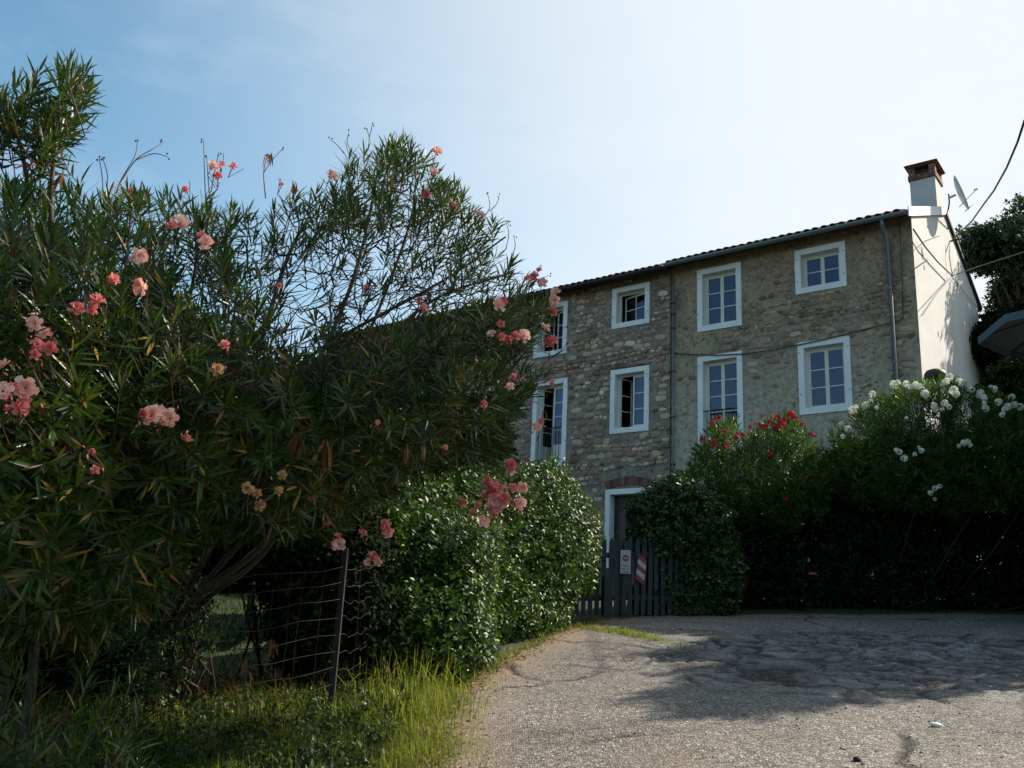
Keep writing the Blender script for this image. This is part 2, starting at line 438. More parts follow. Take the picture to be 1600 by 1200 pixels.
# ------------------------------------------------------------ ground and road
def ground_sheet():
    def axis(lo, hi, dense_lo, dense_hi, step, ext):
        a = list(np.arange(dense_lo, dense_hi + 1e-6, step))
        s = step; p = dense_hi
        while p < hi: s *= ext; p += s; a.append(min(p, hi))
        s = step; p = dense_lo
        while p > lo: s *= ext; p -= s; a.insert(0, max(p, lo))
        return np.array(a)
    xs = axis(-3000, 3000, -14, 22, .3, 1.35); ys = axis(-2500, 3500, -3, 40, .3, 1.35)
    X, Y = np.meshgrid(xs, ys)
    dd, _, _ = edge_dist(X, Y, road_poly); inr = in_poly(X, Y, road_poly)
    Z = gz(X, Y) - .012 - np.where(inr, np.clip((dd - .3) * .4, 0, .12), 0)
    nx, ny = len(xs), len(ys)
    V = np.stack([X, Y, Z], -1).reshape(-1, 3)
    i = np.arange(ny - 1)[:, None] * nx + np.arange(nx - 1)[None]
    Fq = np.stack([i, i + 1, i + nx + 1, i + nx], -1).reshape(-1, 4)
    link_mesh('ground', raw_mesh('ground', V, [Fq], True), M_GROUND, None, kind='structure')
edge_px = [(640, 1330), (665, 1200), (685, 1140), (700, 1092), (745, 1058), (800, 1025), (870, 990), (945, 968), (1010, 963), (1300, 960), (1600, 960)]
E2 = [tuple(gp(*q)[:2]) for q in edge_px]
road_poly = [(-2.0, -14), (-1.2, 2)] + E2 + [(14, 19.5), (26, 21), (26, -14)]
ground_sheet()
def road():
    def piece(x0, x1, y0, y1, st):
        xs = np.arange(x0, x1 + st / 2, st); ys = np.arange(y0, y1 + st / 2, st)
        X, Y = np.meshgrid(xs, ys)
        wob = (fbm(X * 2.2, Y * 2.2, 9) - .5) * .35
        ins = in_poly(X + wob, Y + wob * .6, road_poly)
        nx = len(xs); i = (np.arange(len(ys) - 1)[:, None] * nx + np.arange(nx - 1)[None])
        ok = ins[:-1, :-1] & ins[1:, :-1] & ins[:-1, 1:] & ins[1:, 1:]
        i = i[ok]
        Fq = np.stack([i, i + 1, i + nx + 1, i + nx], -1)
        return X.ravel(), Y.ravel(), Fq
    Vs = []; Fs = []; b = 0
    for a in ((-1.5, 9.9, 5.1, 17.1, .034), (-3, 26, -14, 5.1, .4), (9.9, 26, 5.1, 21.1, .4)):
        X, Y, Fq = piece(*a); Vs.append((X, Y)); Fs.append(Fq + b); b += len(X)
    X = np.concatenate([v[0] for v in Vs]); Y = np.concatenate([v[1] for v in Vs]); Fq = np.concatenate(Fs)
    used = np.unique(Fq); remap = np.zeros(len(X), int); remap[used] = np.arange(len(used))
    X, Y, Fq = X[used], Y[used], remap[Fq]
    wx = X + (fbm(X * 1.6, Y * 1.6, 21) - .5) * .9; wy = Y + (fbm(X * 1.6, Y * 1.6, 22) - .5) * .9
    def vor(x, y, k):
        xi, yi = np.floor(x), np.floor(y); f1 = np.full(x.shape, 9.); f2 = f1.copy()
        for dx in (-1, 0, 1):
            for dy in (-1, 0, 1):
                cx = xi + dx + .1 + .8 * hashf(xi + dx, yi + dy, k); cy = yi + dy + .1 + .8 * hashf(xi + dx, yi + dy, k + 5)
                d = np.hypot(cx - x, cy - y)
                f2 = np.minimum(f2, np.maximum(f1, d)); f1 = np.minimum(f1, d)
        return f2 - f1
    c = gp(1400, 1040)
    zone = np.exp(-(((X - c[0] - .6) / 3.4) ** 2 + ((Y - c[1] - .3) / 2.2) ** 2) ** 1.5)
    zone = np.clip(zone * (.55 + fbm(X * .8, Y * .8, 40)), 0, 1)
    cr1 = np.clip(1.25 - vor(wx * .42, wy * .42, 1) / .04, 0, 1) * np.clip((fbm(X * .5, Y * .5, 60) - .42) * 12, 0, 1)
    cr2 = np.clip(1.2 - vor(wx * 1.5, wy * 2.3, 2) / .13, 0, 1) * np.clip((zone - .15) * 4, 0, 1)
    cr3 = np.clip(1.1 - vor(wx * 3.4, wy * 5.0, 3) / .22, 0, 1) * np.clip((zone - .3) * 4, 0, 1) * .85
    brk = np.clip(np.maximum(np.maximum(cr1 * .9, cr2), cr3), 0, 1) * np.clip(.15 + 1.5 * fbm(X * 4, Y * 4, 33), 0, 1)
    lift = (vnoise(np.floor(wx * 1.7), np.floor(wy * 2.2), 8) - .5) * .012 * zone
    pot = np.clip((fbm(X * 1.3, Y * 1.3, 77) - .56) * 6, 0, 1) * zone
    ed_, _, _ = edge_dist(X, Y, road_poly)
    Z = gz(X, Y) + .006 + (fbm(X * 1.1, Y * 1.1, 14) - .5) * .05 * np.clip(.3 + zone, 0, 1) * np.clip(ed_ / .6 - .2, 0, 1) + (fbm(X * 14, Y * 14, 15) - .5) * .012 - brk * .022 + lift - pot * .035
    V = np.stack([X, Y, Z], -1)
    me = raw_mesh('road', V, [Fq], True)
    edge = np.full(X.shape, 9.)
    for q in range(len(E2) - 1):
        (x1, y1), (x2, y2) = E2[q], E2[q + 1]
        t = np.clip(((X - x1) * (x2 - x1) + (Y - y1) * (y2 - y1)) / ((x2 - x1) ** 2 + (y2 - y1) ** 2), 0, 1)
        edge = np.minimum(edge, np.hypot(X - x1 - t * (x2 - x1), Y - y1 - t * (y2 - y1)))
    dirt = np.clip(1.25 - edge / .5, 0, 1) * (.35 + 1.1 * fbm(X * 3, Y * 3, 50))
    dirt = np.clip(dirt + np.clip((fbm(X * .9 + 4, Y * .9, 88) - .68) * 5, 0, .7) * .4, 0, .9)
    for nm, a in (('crack', np.clip(brk * 1.2, 0, 1)), ('worn', np.clip(zone * 1.0, 0, .85)), ('dirt', dirt)):
        at_ = me.attributes.new(nm, 'FLOAT', 'POINT'); at_.data.foreach_set('value', a.astype(np.float32))
    link_mesh('road', me, M_ROAD, None, kind='structure')
    # loose grit and pebbles, one mass
    n = 5200
    gx = R.uniform(-1.3, 8, n * 3); gy = 5.2 + (R.random(n * 3) ** 1.6) * 9
    ok = in_poly(gx, gy, road_poly); gx, gy = gx[ok][:n], gy[ok][:n]; n = len(gx)
    z = gz(gx, gy)
    s = .0035 + .011 * R.random(n) ** 3
    base = np.array([(1, 0, 0), (-1, 0, 0), (0, 1, 0), (0, -1, 0), (0, 0, .7), (0, 0, -.7)], float)
    Fo = np.array([(0, 2, 4), (2, 1, 4), (1, 3, 4), (3, 0, 4), (2, 0, 5), (1, 2, 5), (3, 1, 5), (0, 3, 5)])
    jit = R.uniform(.7, 1.3, (n, 6, 3)); P = base[None] * jit * s[:, None, None]
    a = R.random(n) * 6.28; ca, sa = np.cos(a)[:, None], np.sin(a)[:, None]
    P = np.stack([P[..., 0] * ca - P[..., 1] * sa, P[..., 0] * sa + P[..., 1] * ca, P[..., 2]], -1)
    P += np.stack([gx, gy, z + .006], -1)[:, None]
    Fa = (Fo[None] + (np.arange(n) * 6)[:, None, None]).reshape(-1, 3)
    link_mesh('gravel', raw_mesh('gravel', P.reshape(-1, 3), [Fa]), M_PEBBLE, None, kind='stuff', label='loose grit and pebbles lying on the asphalt', category='gravel')
road()
def lump(name, px, py, sx, sy, sz, mat, label, rz=0, cat='stone'):
    p = gp(px, py)
    me = bpy.data.meshes.new(name)
    import bmesh
    bm = bmesh.new(); bmesh.ops.create_icosphere(bm, subdivisions=2, radius=1)
    for v in bm.verts:
        k = 1 + .35 * (float(vnoise(np.float64(v.co.x * 1.7 + px), np.float64(v.co.y * 1.7 + v.co.z * 1.3), 3)) - .5)
        v.co = Vector((v.co.x * sx * k, v.co.y * sy * k, v.co.z * sz * k))
    bm.to_mesh(me); bm.free()
    o = link_mesh(name, me, mat, None, label=label, category=cat)
    o.location = (p[0], p[1], p[2] + sz * .55); o.rotation_euler = (.05, .08, rz)
M_SLAB = plain('broken asphalt', (.26, .245, .225), .9, var=.4, scale=70, bmp=.4)
M_WSTONE = plain('chalky stone', (.55, .54, .5), .8, var=.1, scale=20)
lump('stone', 1464, 1136, .055, .032, .022, M_WSTONE, 'white flat stone lying on the sunlit asphalt at the right', .3)
lump('stone', 1340, 1190, .03, .028, .022, M_POST, 'small black stone near the bottom edge of the road', .3)

# ------------------------------------------------------------ the two joined houses
C0 = at(1440, 575, 24.0)
U = np.array([-.78719665, .61670207, 0.])          # along the facade, away to the left
VV = np.array([.61670207, .78719665, 0.])          # into the building
RZ = math.atan2(-U[1], -U[0])
GZH = float(gz(C0[0], C0[1])) - .15
# local frame: x = -s (0 at the right corner), y inwards, z measured from the ground GZH
def Z(z): return z - GZH
right_house = thing('plastered_house', 'plastered stone house with white gable, tiled roof and chimney on the right', 'house', (C0[0], C0[1], GZH), RZ)
SJ = 6.91
left_house = thing('stone_house', 'rubble stone house with dark eaves joined to the left of the plastered one', 'house', tuple(C0 + U * SJ)[:2] + (GZH,), RZ)
SPLIT = {right_house: 0.0, left_house: SJ}
EAVE = Z(12.36)
WINS = [  # house, s0, s1, z0, z1, kind
    (right_house, 1.72, 3.12, 10.73, 12.04, 'w22'), (right_house, 4.71, 6.10, 10.11, 12.06, 'w23'),
    (right_house, 1.72, 3.12, 7.31, 9.33, 'w23'), (right_house, 4.72, 6.10, 6.42, 9.35, 'french'),
    (left_house, 7.71, 9.06, 10.68, 12.03, 'tilt'), (left_house, 10.77, 12.10, 10.15, 11.97, 'open2'),
    (left_house, 7.70, 9.06, 7.30, 9.33, 'half'), (left_house, 10.67, 12.03, 6.42, 9.31, 'frenchopen'),
    (left_house, 7.60, 9.16, 3.1, 5.60, 'door'), (left_house, 13.9, 15.2, 7.30, 9.33, 'half'), (left_house, 13.9, 15.2, 10.5, 12.0, 'w22')]
BW = .165
def openings(h):
    L = []
    for (hh, s0, s1, z0, z1, k) in WINS:
        if hh is h:
            o = SPLIT[h]
            L.append((-(s1 - o) + BW, -(s0 - o) - BW, Z(z0) + (BW if k != 'door' else -.2), Z(z1) - BW, k, -(s1 - o), -(s0 - o), Z(z0), Z(z1)))
    return L
def facade_wall(h, width, mat, seed):
    ops = openings(h)
    def cuts(lo, hi, vals, st):
        b = sorted(set([lo, hi] + [v for v in vals if lo < v < hi])); out = []
        for a, c in zip(b[:-1], b[1:]):
            k = max(1, int(math.ceil((c - a) / st))); out += list(np.linspace(a, c, k, endpoint=False))
        return np.array(out + [hi])
    zlo = -.6
    xs = cuts(-width, 0, [v for o in ops for v in (o[0], o[1])], .14)
    zs = cuts(zlo, EAVE + .12, [v for o in ops for v in (o[2], o[3])], .14)
    X, ZZ = np.meshgrid(xs, zs)
    Y = (fbm(X * 1.3 + seed, ZZ * 1.3, 5) - .5) * .05 + (fbm(X * 5, ZZ * 5, 6 + seed) - .5) * .03
    edge = np.minimum(np.abs(X), np.abs(X + width)) < 1e-6
    for o in ops:
        near = (X > o[0] - .2) & (X < o[1] + .2) & (ZZ > o[2] - .2) & (ZZ < o[3] + .2)
        Y = np.where(near, 0, Y)
    Y = np.where(edge, 0, Y)
    nx = len(xs); i = np.arange(len(zs) - 1)[:, None] * nx + np.arange(nx - 1)[None]
    cx = (xs[:-1] + xs[1:]) / 2; cz = (zs[:-1] + zs[1:]) / 2
    CX, CZ = np.meshgrid(cx, cz); keep = np.ones(CX.shape, bool)
    for o in ops: keep &= ~((CX > o[0]) & (CX < o[1]) & (CZ > o[2]) & (CZ < o[3]))
    i = i[keep]; Fq = np.stack([i, i + 1, i + nx + 1, i + nx], -1)
    return link_mesh('front_wall', raw_mesh('front_wall', np.stack([X, Y, ZZ], -1).reshape(-1, 3), [Fq], True), mat, h), ops
DEPTH = 8.05; RIDGE_V = 4.04; RIDGE = Z(14.02); EAVE_B = Z(12.44)
def shell(h, width, side_mat, gable_right, gable_left):
    mb = MB()
    # back wall
    mb.add([(-width, DEPTH, -.6), (0, DEPTH, -.6), (0, DEPTH, EAVE_B), (-width, DEPTH, EAVE_B)], [(0, 1, 2, 3)])
    mb.build('back_wall', side_mat, h)
    for flag, x, nm in ((gable_right, 0, 'gable_wall'), (gable_left, -width, 'gable_wall')):
        if flag:
            t = .35 if x == 0 else -.35
            prof = [(0, -.6), (DEPTH, -.6), (DEPTH, EAVE_B), (RIDGE_V, RIDGE), (0, EAVE)]
            V = [(x, p[0], p[1]) for p in prof] + [(x - t, p[0], p[1]) for p in prof]
            Fc = [(0, 1, 2, 3, 4), (9, 8, 7, 6, 5)] + [(k, (k + 1) % 5, 5 + (k + 1) % 5, 5 + k)[::-1] for k in range(1, 4)]
            MB().add(V, Fc).build(nm, side_mat, h)
wallR, opsR = facade_wall(right_house, SJ, M_PLASTER, 3)
LW = 15.0
wallL, opsL = facade_wall(left_house, LW, M_MORTAR, 9)
shell(right_house, SJ, M_GABLE, True, False)
shell(left_house, LW, M_PLASTER, False, True)

# stones laid in the walls
def stone_meshes(n, mat, nm='stone'):
    out = []
    for q in range(n):
        k = 9; V = []
        ph = R.random() * 6.28; sq = R.uniform(2.3, 4.0)
        rr = []
        for i in range(k):
            t = 2 * math.pi * i / k + ph
            c, s = math.cos(t), math.sin(t)
            r = (abs(c) ** sq + abs(s) ** sq) ** (-1 / sq) * R.uniform(.84, 1.06)
            rr.append((c * r * .5, s * r * .5))
        for (x, z) in rr: V.append((x, .9, z))
        for (x, z) in rr: V.append((x * .97, -.35 + R.uniform(-.15, .1), z * .97))
        for (x, z) in rr: V.append((x * .68 + R.uniform(-.04, .04), -.95 + R.uniform(-.12, .12), z * .68 + R.uniform(-.04, .04)))
        V.append((R.uniform(-.1, .1), -1.05, R.uniform(-.1, .1)))
        Fc = []
        for ring in (0, 1):
            for i in range(k):
                j = (i + 1) % k; a = ring * k
                Fc.append((a + i, a + j, a + k + j, a + k + i))
        for i in range(k): Fc.append((2 * k + i, 2 * k + (i + 1) % k, 3 * k))
        me = bpy.data.meshes.new(nm); me.from_pydata(V, [], Fc)
        me.polygons.foreach_set('use_smooth', [True] * len(me.polygons)); me.materials.append(mat); me.update()
        out.append((me, np.array(V), Fc))
    return out
def lay(wall, ops, x0, x1, z0, z1, prob, mat, nbig, protrude=(.02, .045), small=300, hr=(.11, .24), asp=(1.0, 2.3)):
    tm = stone_meshes(22, mat)
    L = []
    z = z0; row = 0
    while z < z1:
        h = R.uniform(*hr); x = x0 + R.uniform(0, .2)
        while x < x1:
            w = h * R.uniform(*asp)
            cx = x + w / 2; cz = z + h / 2 + .05 * math.sin(cx * 1.7 + row * 1.3) + R.uniform(-.02, .02)
            hh = h * R.uniform(.82, 1.0)
            if R.random() < prob(cx, cz) and cz + hh / 2 < z1:
                L.append((cx, cz, w * .95, hh, R.normal(0, .09)))
            x += w
        z += h; row += 1
    for _ in range(small):
        cx, cz = R.uniform(x0, x1), R.uniform(z0, z1)
        if R.random() < prob(cx, cz): L.append((cx, cz, R.uniform(.05, .12), R.uniform(.03, .08), R.normal(0, .4)))
    K = []
    for s in L:
        hw, hh = s[2] / 2 + .015, s[3] / 2 + .02
        if s[0] + hw > x1 + .02 or s[0] - hw < x0 - .02: continue
        if any(s[0] + hw > o[5] and s[0] - hw < o[6] and s[1] + hh > o[7] and s[1] - hh < o[8] for o in ops): continue
        if any(o[4] == 'door' and s[0] + hw > o[5] - .1 and s[0] - hw < o[6] + .1 and s[1] + hh > o[8] - .1 and s[1] - hh < o[8] + .42 for o in ops): continue
        K.append(s)
    K.sort(key=lambda s: -s[2] * s[3])
    # the ones that show largest stay single parts
    big = [s for s in K if s[0] > -6.2 or wall is wallR][:nbig]; ids = set(map(id, big)); rest = [s for s in K if id(s) not in ids]
    for s in big:
        me, V, Fc = tm[R.integers(len(tm))]
        o = bpy.data.objects.new('stone', me); col.objects.link(o); o.parent = wall
        o.location = (s[0], 0, s[1]); o.rotation_euler = (0, s[4], 0); o.scale = (s[2], R.uniform(*protrude), s[3])
    if rest:
        Vs = []; Q = []; T = []; b = 0
        for s in rest:
            me, V, Fc = tm[R.integers(len(tm))]
            c, sn = math.cos(s[4]), math.sin(s[4])
            W = V * np.array([s[2], R.uniform(*protrude), s[3]])
            W = np.stack([W[:, 0] * c + W[:, 2] * sn + s[0], W[:, 1], -W[:, 0] * sn + W[:, 2] * c + s[1]], -1)
            Vs.append(W); Q.append(np.array([f for f in Fc if len(f) == 4]) + b); T.append(np.array([f for f in Fc if len(f) == 3]) + b); b += len(V)
        link_mesh('small_stones', raw_mesh('small_stones', np.concatenate(Vs), [np.concatenate(Q), np.concatenate(T)], True), mat, wall, kind='stuff')
lay(wallL, opsL, -LW + .05, -.03, -.3, EAVE - .03, lambda x, z: .93, M_STONE, 295, (.02, .048), small=900)
def pr(x, z):
    a = float(fbm(np.float64(x * .7 + 3), np.float64(z * .7), 12))
    band = math.exp(-((z - Z(10.2)) / 1.3) ** 2)
    return max(0, min(.85, (a - .52) * 3.2 + band * .75))
lay(wallR, opsR, -SJ + .05, -.04, .2, EAVE - .03, pr, M_STONE2, 230, (.014, .04), 260, (.09, .2))

# brick lintels: the arch over the door and flat courses over two windows
def brick(parent, x, z, w, h, ry=0, y0=-.035):
    me = brick.me
    o = bpy.data.objects.new('brick', me); col.objects.link(o); o.parent = parent
    o.location = (x, y0, z); o.scale = (w, .06, h); o.rotation_euler = (0, ry, 0)
bm_ = MB().box(-.5, .5, 0, 1, -.5, .5); brick.me = bm_.mesh('brick'); brick.me.materials.append(M_BRICK)
for o in opsL:
    if o[4] == 'door':
        cx = (o[5] + o[6]) / 2; rad = 2.2; zc = o[8] + .10 - rad + .14
        for k in range(-10, 11):
            a = k * .0345
            brick(wallL, cx + math.sin(a) * rad, zc + math.cos(a) * rad, .062, .24, a, -.04 - .002 * (k % 3))
        mort = MB()
    if o[4] == 'half' and o[0] > -4:
        for k in range(6): brick(wallL, o[5] + .12 + k * .235, o[8] + .055 + .006 * (k % 2), .215, .06)

# windows
def window(h, o, paint, dark):
    x0, x1, z0, z1, k, X0, X1, Z0, Z1 = o
    w = MB()
    f, bk = -.035, .02
    if k == 'door':
        w.box(X0, x0, f, bk, z0, Z1); w.box(x1, X1, f, bk, z0, Z1); w.box(x0, x1, f, bk, z1, Z1)
    else:
        w.box(X0, x0, f, bk, Z0, Z1); w.box(x1, X1, f, bk, Z0, Z1); w.box(x0, x1, f, bk, z1, Z1); w.box(x0, x1, f, bk, Z0, z0)
    d = .27
    e = .004
    w.box(x0 - .03, x0, bk, d, z0, z1); w.box(x1, x1 + .03, bk, d, z0, z1); w.box(x0, x1, bk, d, z1, z1 + .03)
    if k != 'door': w.box(x0, x1, bk, d, z0 - .03, z0)
    win = w.build('door_surround' if k == 'door' else 'window', paint, h, bevel=.006)
    # the room behind
    r = MB(); X = (x0 - .3, x1 + .3)
    r.add([(X[0], d + .001, z0 - .3), (X[1], d + .001, z0 - .3), (X[1], d + .001, z1 + .3), (X[0], d + .001, z1 + .3),
           (X[0], 1.6, z0 - .3), (X[1], 1.6, z0 - .3), (X[1], 1.6, z1 + .3), (X[0], 1.6, z1 + .3)],
          [(4, 5, 6, 7), (0, 1, 5, 4), (3, 7, 6, 2), (0, 4, 7, 3), (1, 2, 6, 5)])
    r.build('room', M_ROOM, win)
    if k == 'door':
        MB().box(x0, x1, .24, .28, z0, z1).build('door_leaf', M_POLE, win); return win
    fr = MB(); t = .05; yf, yb = .19, .255
    fr.box(x0, x0 + t, yf, yb, z0, z1).box(x1 - t, x1, yf, yb, z0, z1).box(x0 + t, x1 - t, yf, yb, z1 - t, z1).box(x0 + t, x1 - t, yf, yb, z0, z0 + t)
    fr.build('frame', M_CREAM, win)
    a0, a1, b0, b1 = x0 + t, x1 - t, z0 + t, z1 - t; mid = (a0 + a1) / 2
    def sash(hx, width, sign, rows, ang, cols=1, panel=0, tilt=0):
        """built from its hinge at hx, reaching sign*width"""
        g = .003; st = .05
        M = MB(); lo, hi = b0 + g, b1 - g
        def bx(p, q, r_, s_, y0=-.02, y1=.02):
            A, B = sorted((sign * p, sign * q)); M.box(A, B, y0, y1, r_, s_)
        bx(g, st, lo, hi); bx(width - st, width - g, lo, hi); bx(st, width - st, hi - st, hi); bx(st, width - st, lo, lo + st)
        pz = lo + st
        if panel: bx(st, width - st, pz, pz + panel, -.012, .012); pz += panel
        hh = (hi - st - pz) / rows; ww = (width - 2 * st) / cols
        for i in range(1, rows): bx(st, width - st, pz + i * hh - .013, pz + i * hh + .013, -.015, .015)
        for j in range(1, cols):
            for i in range(rows): bx(st + j * ww - .013, st + j * ww + .013, pz + i * hh + (.013 if i else 0), pz + (i + 1) * hh - (.013 if i < rows - 1 else 0), -.015, .015)
        so = M.build('sash', M_CREAM, win); objs = [so]
        for i in range(rows):
            for j in range(cols):
                q = MB(); A, B = sorted((sign * (st + j * ww + .005), sign * (st + (j + 1) * ww - .005)))
                q.box(A, B, -.003, .003, pz + i * hh + .005, pz + (i + 1) * hh - .005)
                objs.append(q.build('pane', M_GLASS, win))
        for ob in objs:
            ob.location = (hx, .222, 0); ob.rotation_euler = (tilt, 0, ang)
    hw = (a1 - a0) / 2
    def curtain(c0, c1, m, yy=.36, folds=7):
        V = []; Fc = []; n = folds * 6
        for i in range(n + 1):
            x = c0 + (c1 - c0) * i / n; y = yy + .025 * math.sin(i / 6 * 2 * math.pi)
            V += [(x, y, b0 - .05), (x, y, b1 + .05)]
            if i: Fc.append((2 * i - 2, 2 * i, 2 * i + 1, 2 * i - 1))
        MB().add(V, Fc).build('curtain', m, win, smooth=True)
    if k == 'w22': sash(a0, hw, 1, 2, 0); sash(a1, hw, -1, 2, 0); curtain(a0, a1, M_CURTD)
    elif k == 'w23': sash(a0, hw, 1, 3, 0); sash(a1, hw, -1, 3, 0); curtain(a0, a1, M_CURTD)
    elif k == 'french': sash(a0, hw, 1, 4, 0, 1, .55); sash(a1, hw, -1, 4, 0, 1, .55); curtain(a0, a1, M_CURTD)
    elif k == 'tilt': sash(a1, 2 * hw, -1, 2, -.22, 2); curtain(mid - .1, a1, M_CURT, .8)
    elif k == 'open2': sash(a0, hw, 1, 2, 1.25); sash(a1, hw, -1, 3, -.35)
    elif k == 'half': sash(a0, hw, 1, 3, 1.2); sash(a1, hw, -1, 3, 0); curtain(mid + .05, a1, M_CURT)
    elif k == 'frenchopen': sash(a0, hw, 1, 4, 1.2, 1, .5); sash(a1, hw, -1, 4, 0, 1, .5); curtain(mid + .05, a1, M_CURT)
    if k in ('french', 'frenchopen'):
        rl = MB(); rz0 = z0 + .07; rz1 = z0 + 1.12; y = -.0
        rl.tube([(x0, y, rz1), (x1, y, rz1)], .019, 6); rl.tube([(x0, y, rz0), (x1, y, rz0)], .011, 6)
        rail = rl.build('railing', M_IRON, win)
        n = 9; bme = None
        for i in range(1, n):
            if bme is None:
                bme = MB().tube([(0, 0, rz0), (0, 0, rz1)], .011, 5).mesh('baluster'); bme.materials.append(M_IRON)
            b = bpy.data.objects.new('baluster', bme); col.objects.link(b); b.parent = win; b.location = (x0 + (x1 - x0) * i / n, y, 0)
    # shutter hinge pins on the surround
    for xx in (X0 + .05, X1 - .05):
        for zz in (Z0 + .35 * (Z1 - Z0) * .8, Z1 - .28):
            MB().tube([(xx, f - .03, zz), (xx, f, zz)], .014, 6).build('hinge_pin', M_GUTTER, win)
    return win
for o in opsR: window(right_house, o, M_WHITEPAINT, True)
for o in opsL: window(left_house, o, M_WHITEPAINT, False)

# roofs
TILE_V = []
def half_tile(r0, r1, L, n=6, th=.012):
    """barrel tile, convex up, along +y (up-slope)"""
    V = []; Fc = []
    for y, r in ((0, r0), (L, r1)):
        for rr in (r, r - th):
            for i in range(n + 1):
                t = math.pi * i / n
                V.append((math.cos(t) * rr, y, math.sin(t) * rr * .8))
    m = n + 1
    for i in range(n):
        Fc.append((i, i + 1, 2 * m + i + 1, 2 * m + i))
        Fc.append((m + i + 1, m + i, 3 * m + i, 3 * m + i + 1))
        Fc.append((i + 1, i, m + i, m + i + 1))
    return V, Fc
tV, tF = half_tile(.105, .085, .46)
tile_me = bpy.data.meshes.new('roof_tile'); tile_me.from_pydata(tV, [], tF)
tile_me.polygons.foreach_set('use_smooth', [True] * len(tile_me.polygons)); tile_me.materials.append(M_TILE); tile_me.update()
OV = .48
def roof(h, width, x_r, drop, gutter_mat, has_tiles_edge):
    sl = (RIDGE - EAVE) / RIDGE_V; ang = math.atan(sl); ca, sa = math.cos(ang), math.sin(ang)
    z_e = EAVE - OV * sl - drop
    # deck: front and rear slopes as slabs
    def slab(y0, z0, y1, z1, t=.07):
        V = []
        for x in (-width, x_r):
            V += [(x, y0, z0), (x, y0, z0 + t), (x, y1, z1 + t), (x, y1, z1)]
        return V, [(0, 1, 2, 3), (7, 6, 5, 4), (0, 4, 5, 1), (1, 5, 6, 2), (2, 6, 7, 3), (3, 7, 4, 0)]
    m = MB(); m.add(*slab(-OV, z_e, RIDGE_V, RIDGE - drop + .001))
    slb = (RIDGE - EAVE_B) / (DEPTH - RIDGE_V)
    m.add(*slab(RIDGE_V + .002, RIDGE - drop + .001, DEPTH + .4, EAVE_B - .4 * slb - drop))
    rf = m.build('roof', M_SOFFIT, h)
    pitch_x = .235
    cols = int((width + x_r) / pitch_x)
    rows = int((RIDGE_V + OV) / ca / .37)
    # cover tiles; the eave courses are single parts, the ones above are joined
    Vs = []; Qs = []; b = 0
    tVa = np.array(tV); tFa = np.array(tF)
    nsingle = 0; lim = 290
    for r in range(rows + 1):
        y = -OV - .06 + r * .37 * ca; zb = z_e + .07 + r * .37 * sa
        for c in range(cols + 1):
            x = -width + .12 + c * pitch_x + R.normal(0, .006)
            if x > x_r - .08: continue
            jz = R.normal(0, .006); jr = R.normal(0, .012)
            for kind in (0, 1):   # 0 channel (concave), 1 cover
                if kind == 0:
                    xx, zz, flip = x + pitch_x / 2, zb + .050, True
                    if xx > x_r - .06: continue
                else: xx, zz, flip = x, zb + .058, False
                if nsingle < lim and r < 6 and kind == 1 or (r == 0 and nsingle < lim):
                    o = bpy.data.objects.new('roof_tile', tile_me); col.objects.link(o); o.parent = rf
                    o.location = (xx, y, zz + jz); o.rotation_euler = (-ang if flip else ang - .02, math.pi if flip else 0, jr) ; nsingle += 1
                else:
                    W = tVa * (np.array([1, 1, -1.]) if flip else 1)
                    W = np.stack([W[:, 0], W[:, 1] * ca - W[:, 2] * sa, W[:, 1] * sa + W[:, 2] * ca], -1) + np.array([xx, y, zz + jz])
                    Vs.append(W); Qs.append(tFa + b); b += len(W)
    # rear slope, coarse
    rowsb = int((DEPTH + .4 - RIDGE_V) / .37)
    angb = -math.atan(slb); cb, sb = math.cos(angb), math.sin(angb)
    for r in range(rowsb):
        y = RIDGE_V + .05 + r * .4; zb = RIDGE - drop + .1 - (y - RIDGE_V) * slb
        for c in range(cols + 1):
            x = -width + .12 + c * pitch_x
            if x > x_r - .08: continue
            W = tVa.copy(); W = np.stack([W[:, 0], W[:, 1] * cb - W[:, 2] * sb, W[:, 1] * sb + W[:, 2] * cb], -1) + np.array([x, y, zb])
            Vs.append(W); Qs.append(tFa + b); b += len(W)
    # ridge
    for c in range(int((width + x_r) / .4)):
        W = tVa[:, [1, 0, 2]] * np.array([1, 1.3, 1.3]) + np.array([-width + c * .4, RIDGE_V, RIDGE - drop + .1])
        Vs.append(W); Qs.append(tFa + b); b += len(W)
    link_mesh('upper_tiles', raw_mesh('upper_tiles', np.concatenate(Vs), [np.concatenate(Qs)], True), M_TILE, rf, kind='stuff')
    # gutter: half-round trough
    g = MB(); V = []; Fc = []; n = 8; gr = .09
    for x in (-width + .02, x_r - .02):
        for i in range(n + 1):
            t = math.pi + math.pi * i / n
            V.append((x, -OV - .08 + math.cos(t) * gr, z_e + .09 + math.sin(t) * gr))
        for i in range(n + 1):
            t = math.pi + math.pi * i / n
            V.append((x, -OV - .08 + math.cos(t) * (gr - .006), z_e + .09 + math.sin(t) * (gr - .006)))
    k = n + 1
    for i in range(n):
        Fc.append((i, i + 1, 2 * k + i + 1, 2 * k + i)); Fc.append((k + i + 1, k + i, 3 * k + i, 3 * k + i + 1))
        Fc.append((i, k + i, k + i + 1, i + 1)); Fc.append((2 * k + i, 2 * k + i + 1, 3 * k + i + 1, 3 * k + i))
    Fc += [(0, 2 * k, 3 * k, k), (n, k + n, 3 * k + n, 2 * k + n)]
    g.add(V, Fc)
    gt = g.build('gutter', gutter_mat, rf, smooth=False)
    return rf, z_e, sl
rfR, zeR, sl = roof(right_house, SJ + .02, .04, 0, M_GUTTER, True)
rfL, zeL, _ = roof(left_house, LW + .2, -.03, .06, M_GUTTERD, False)
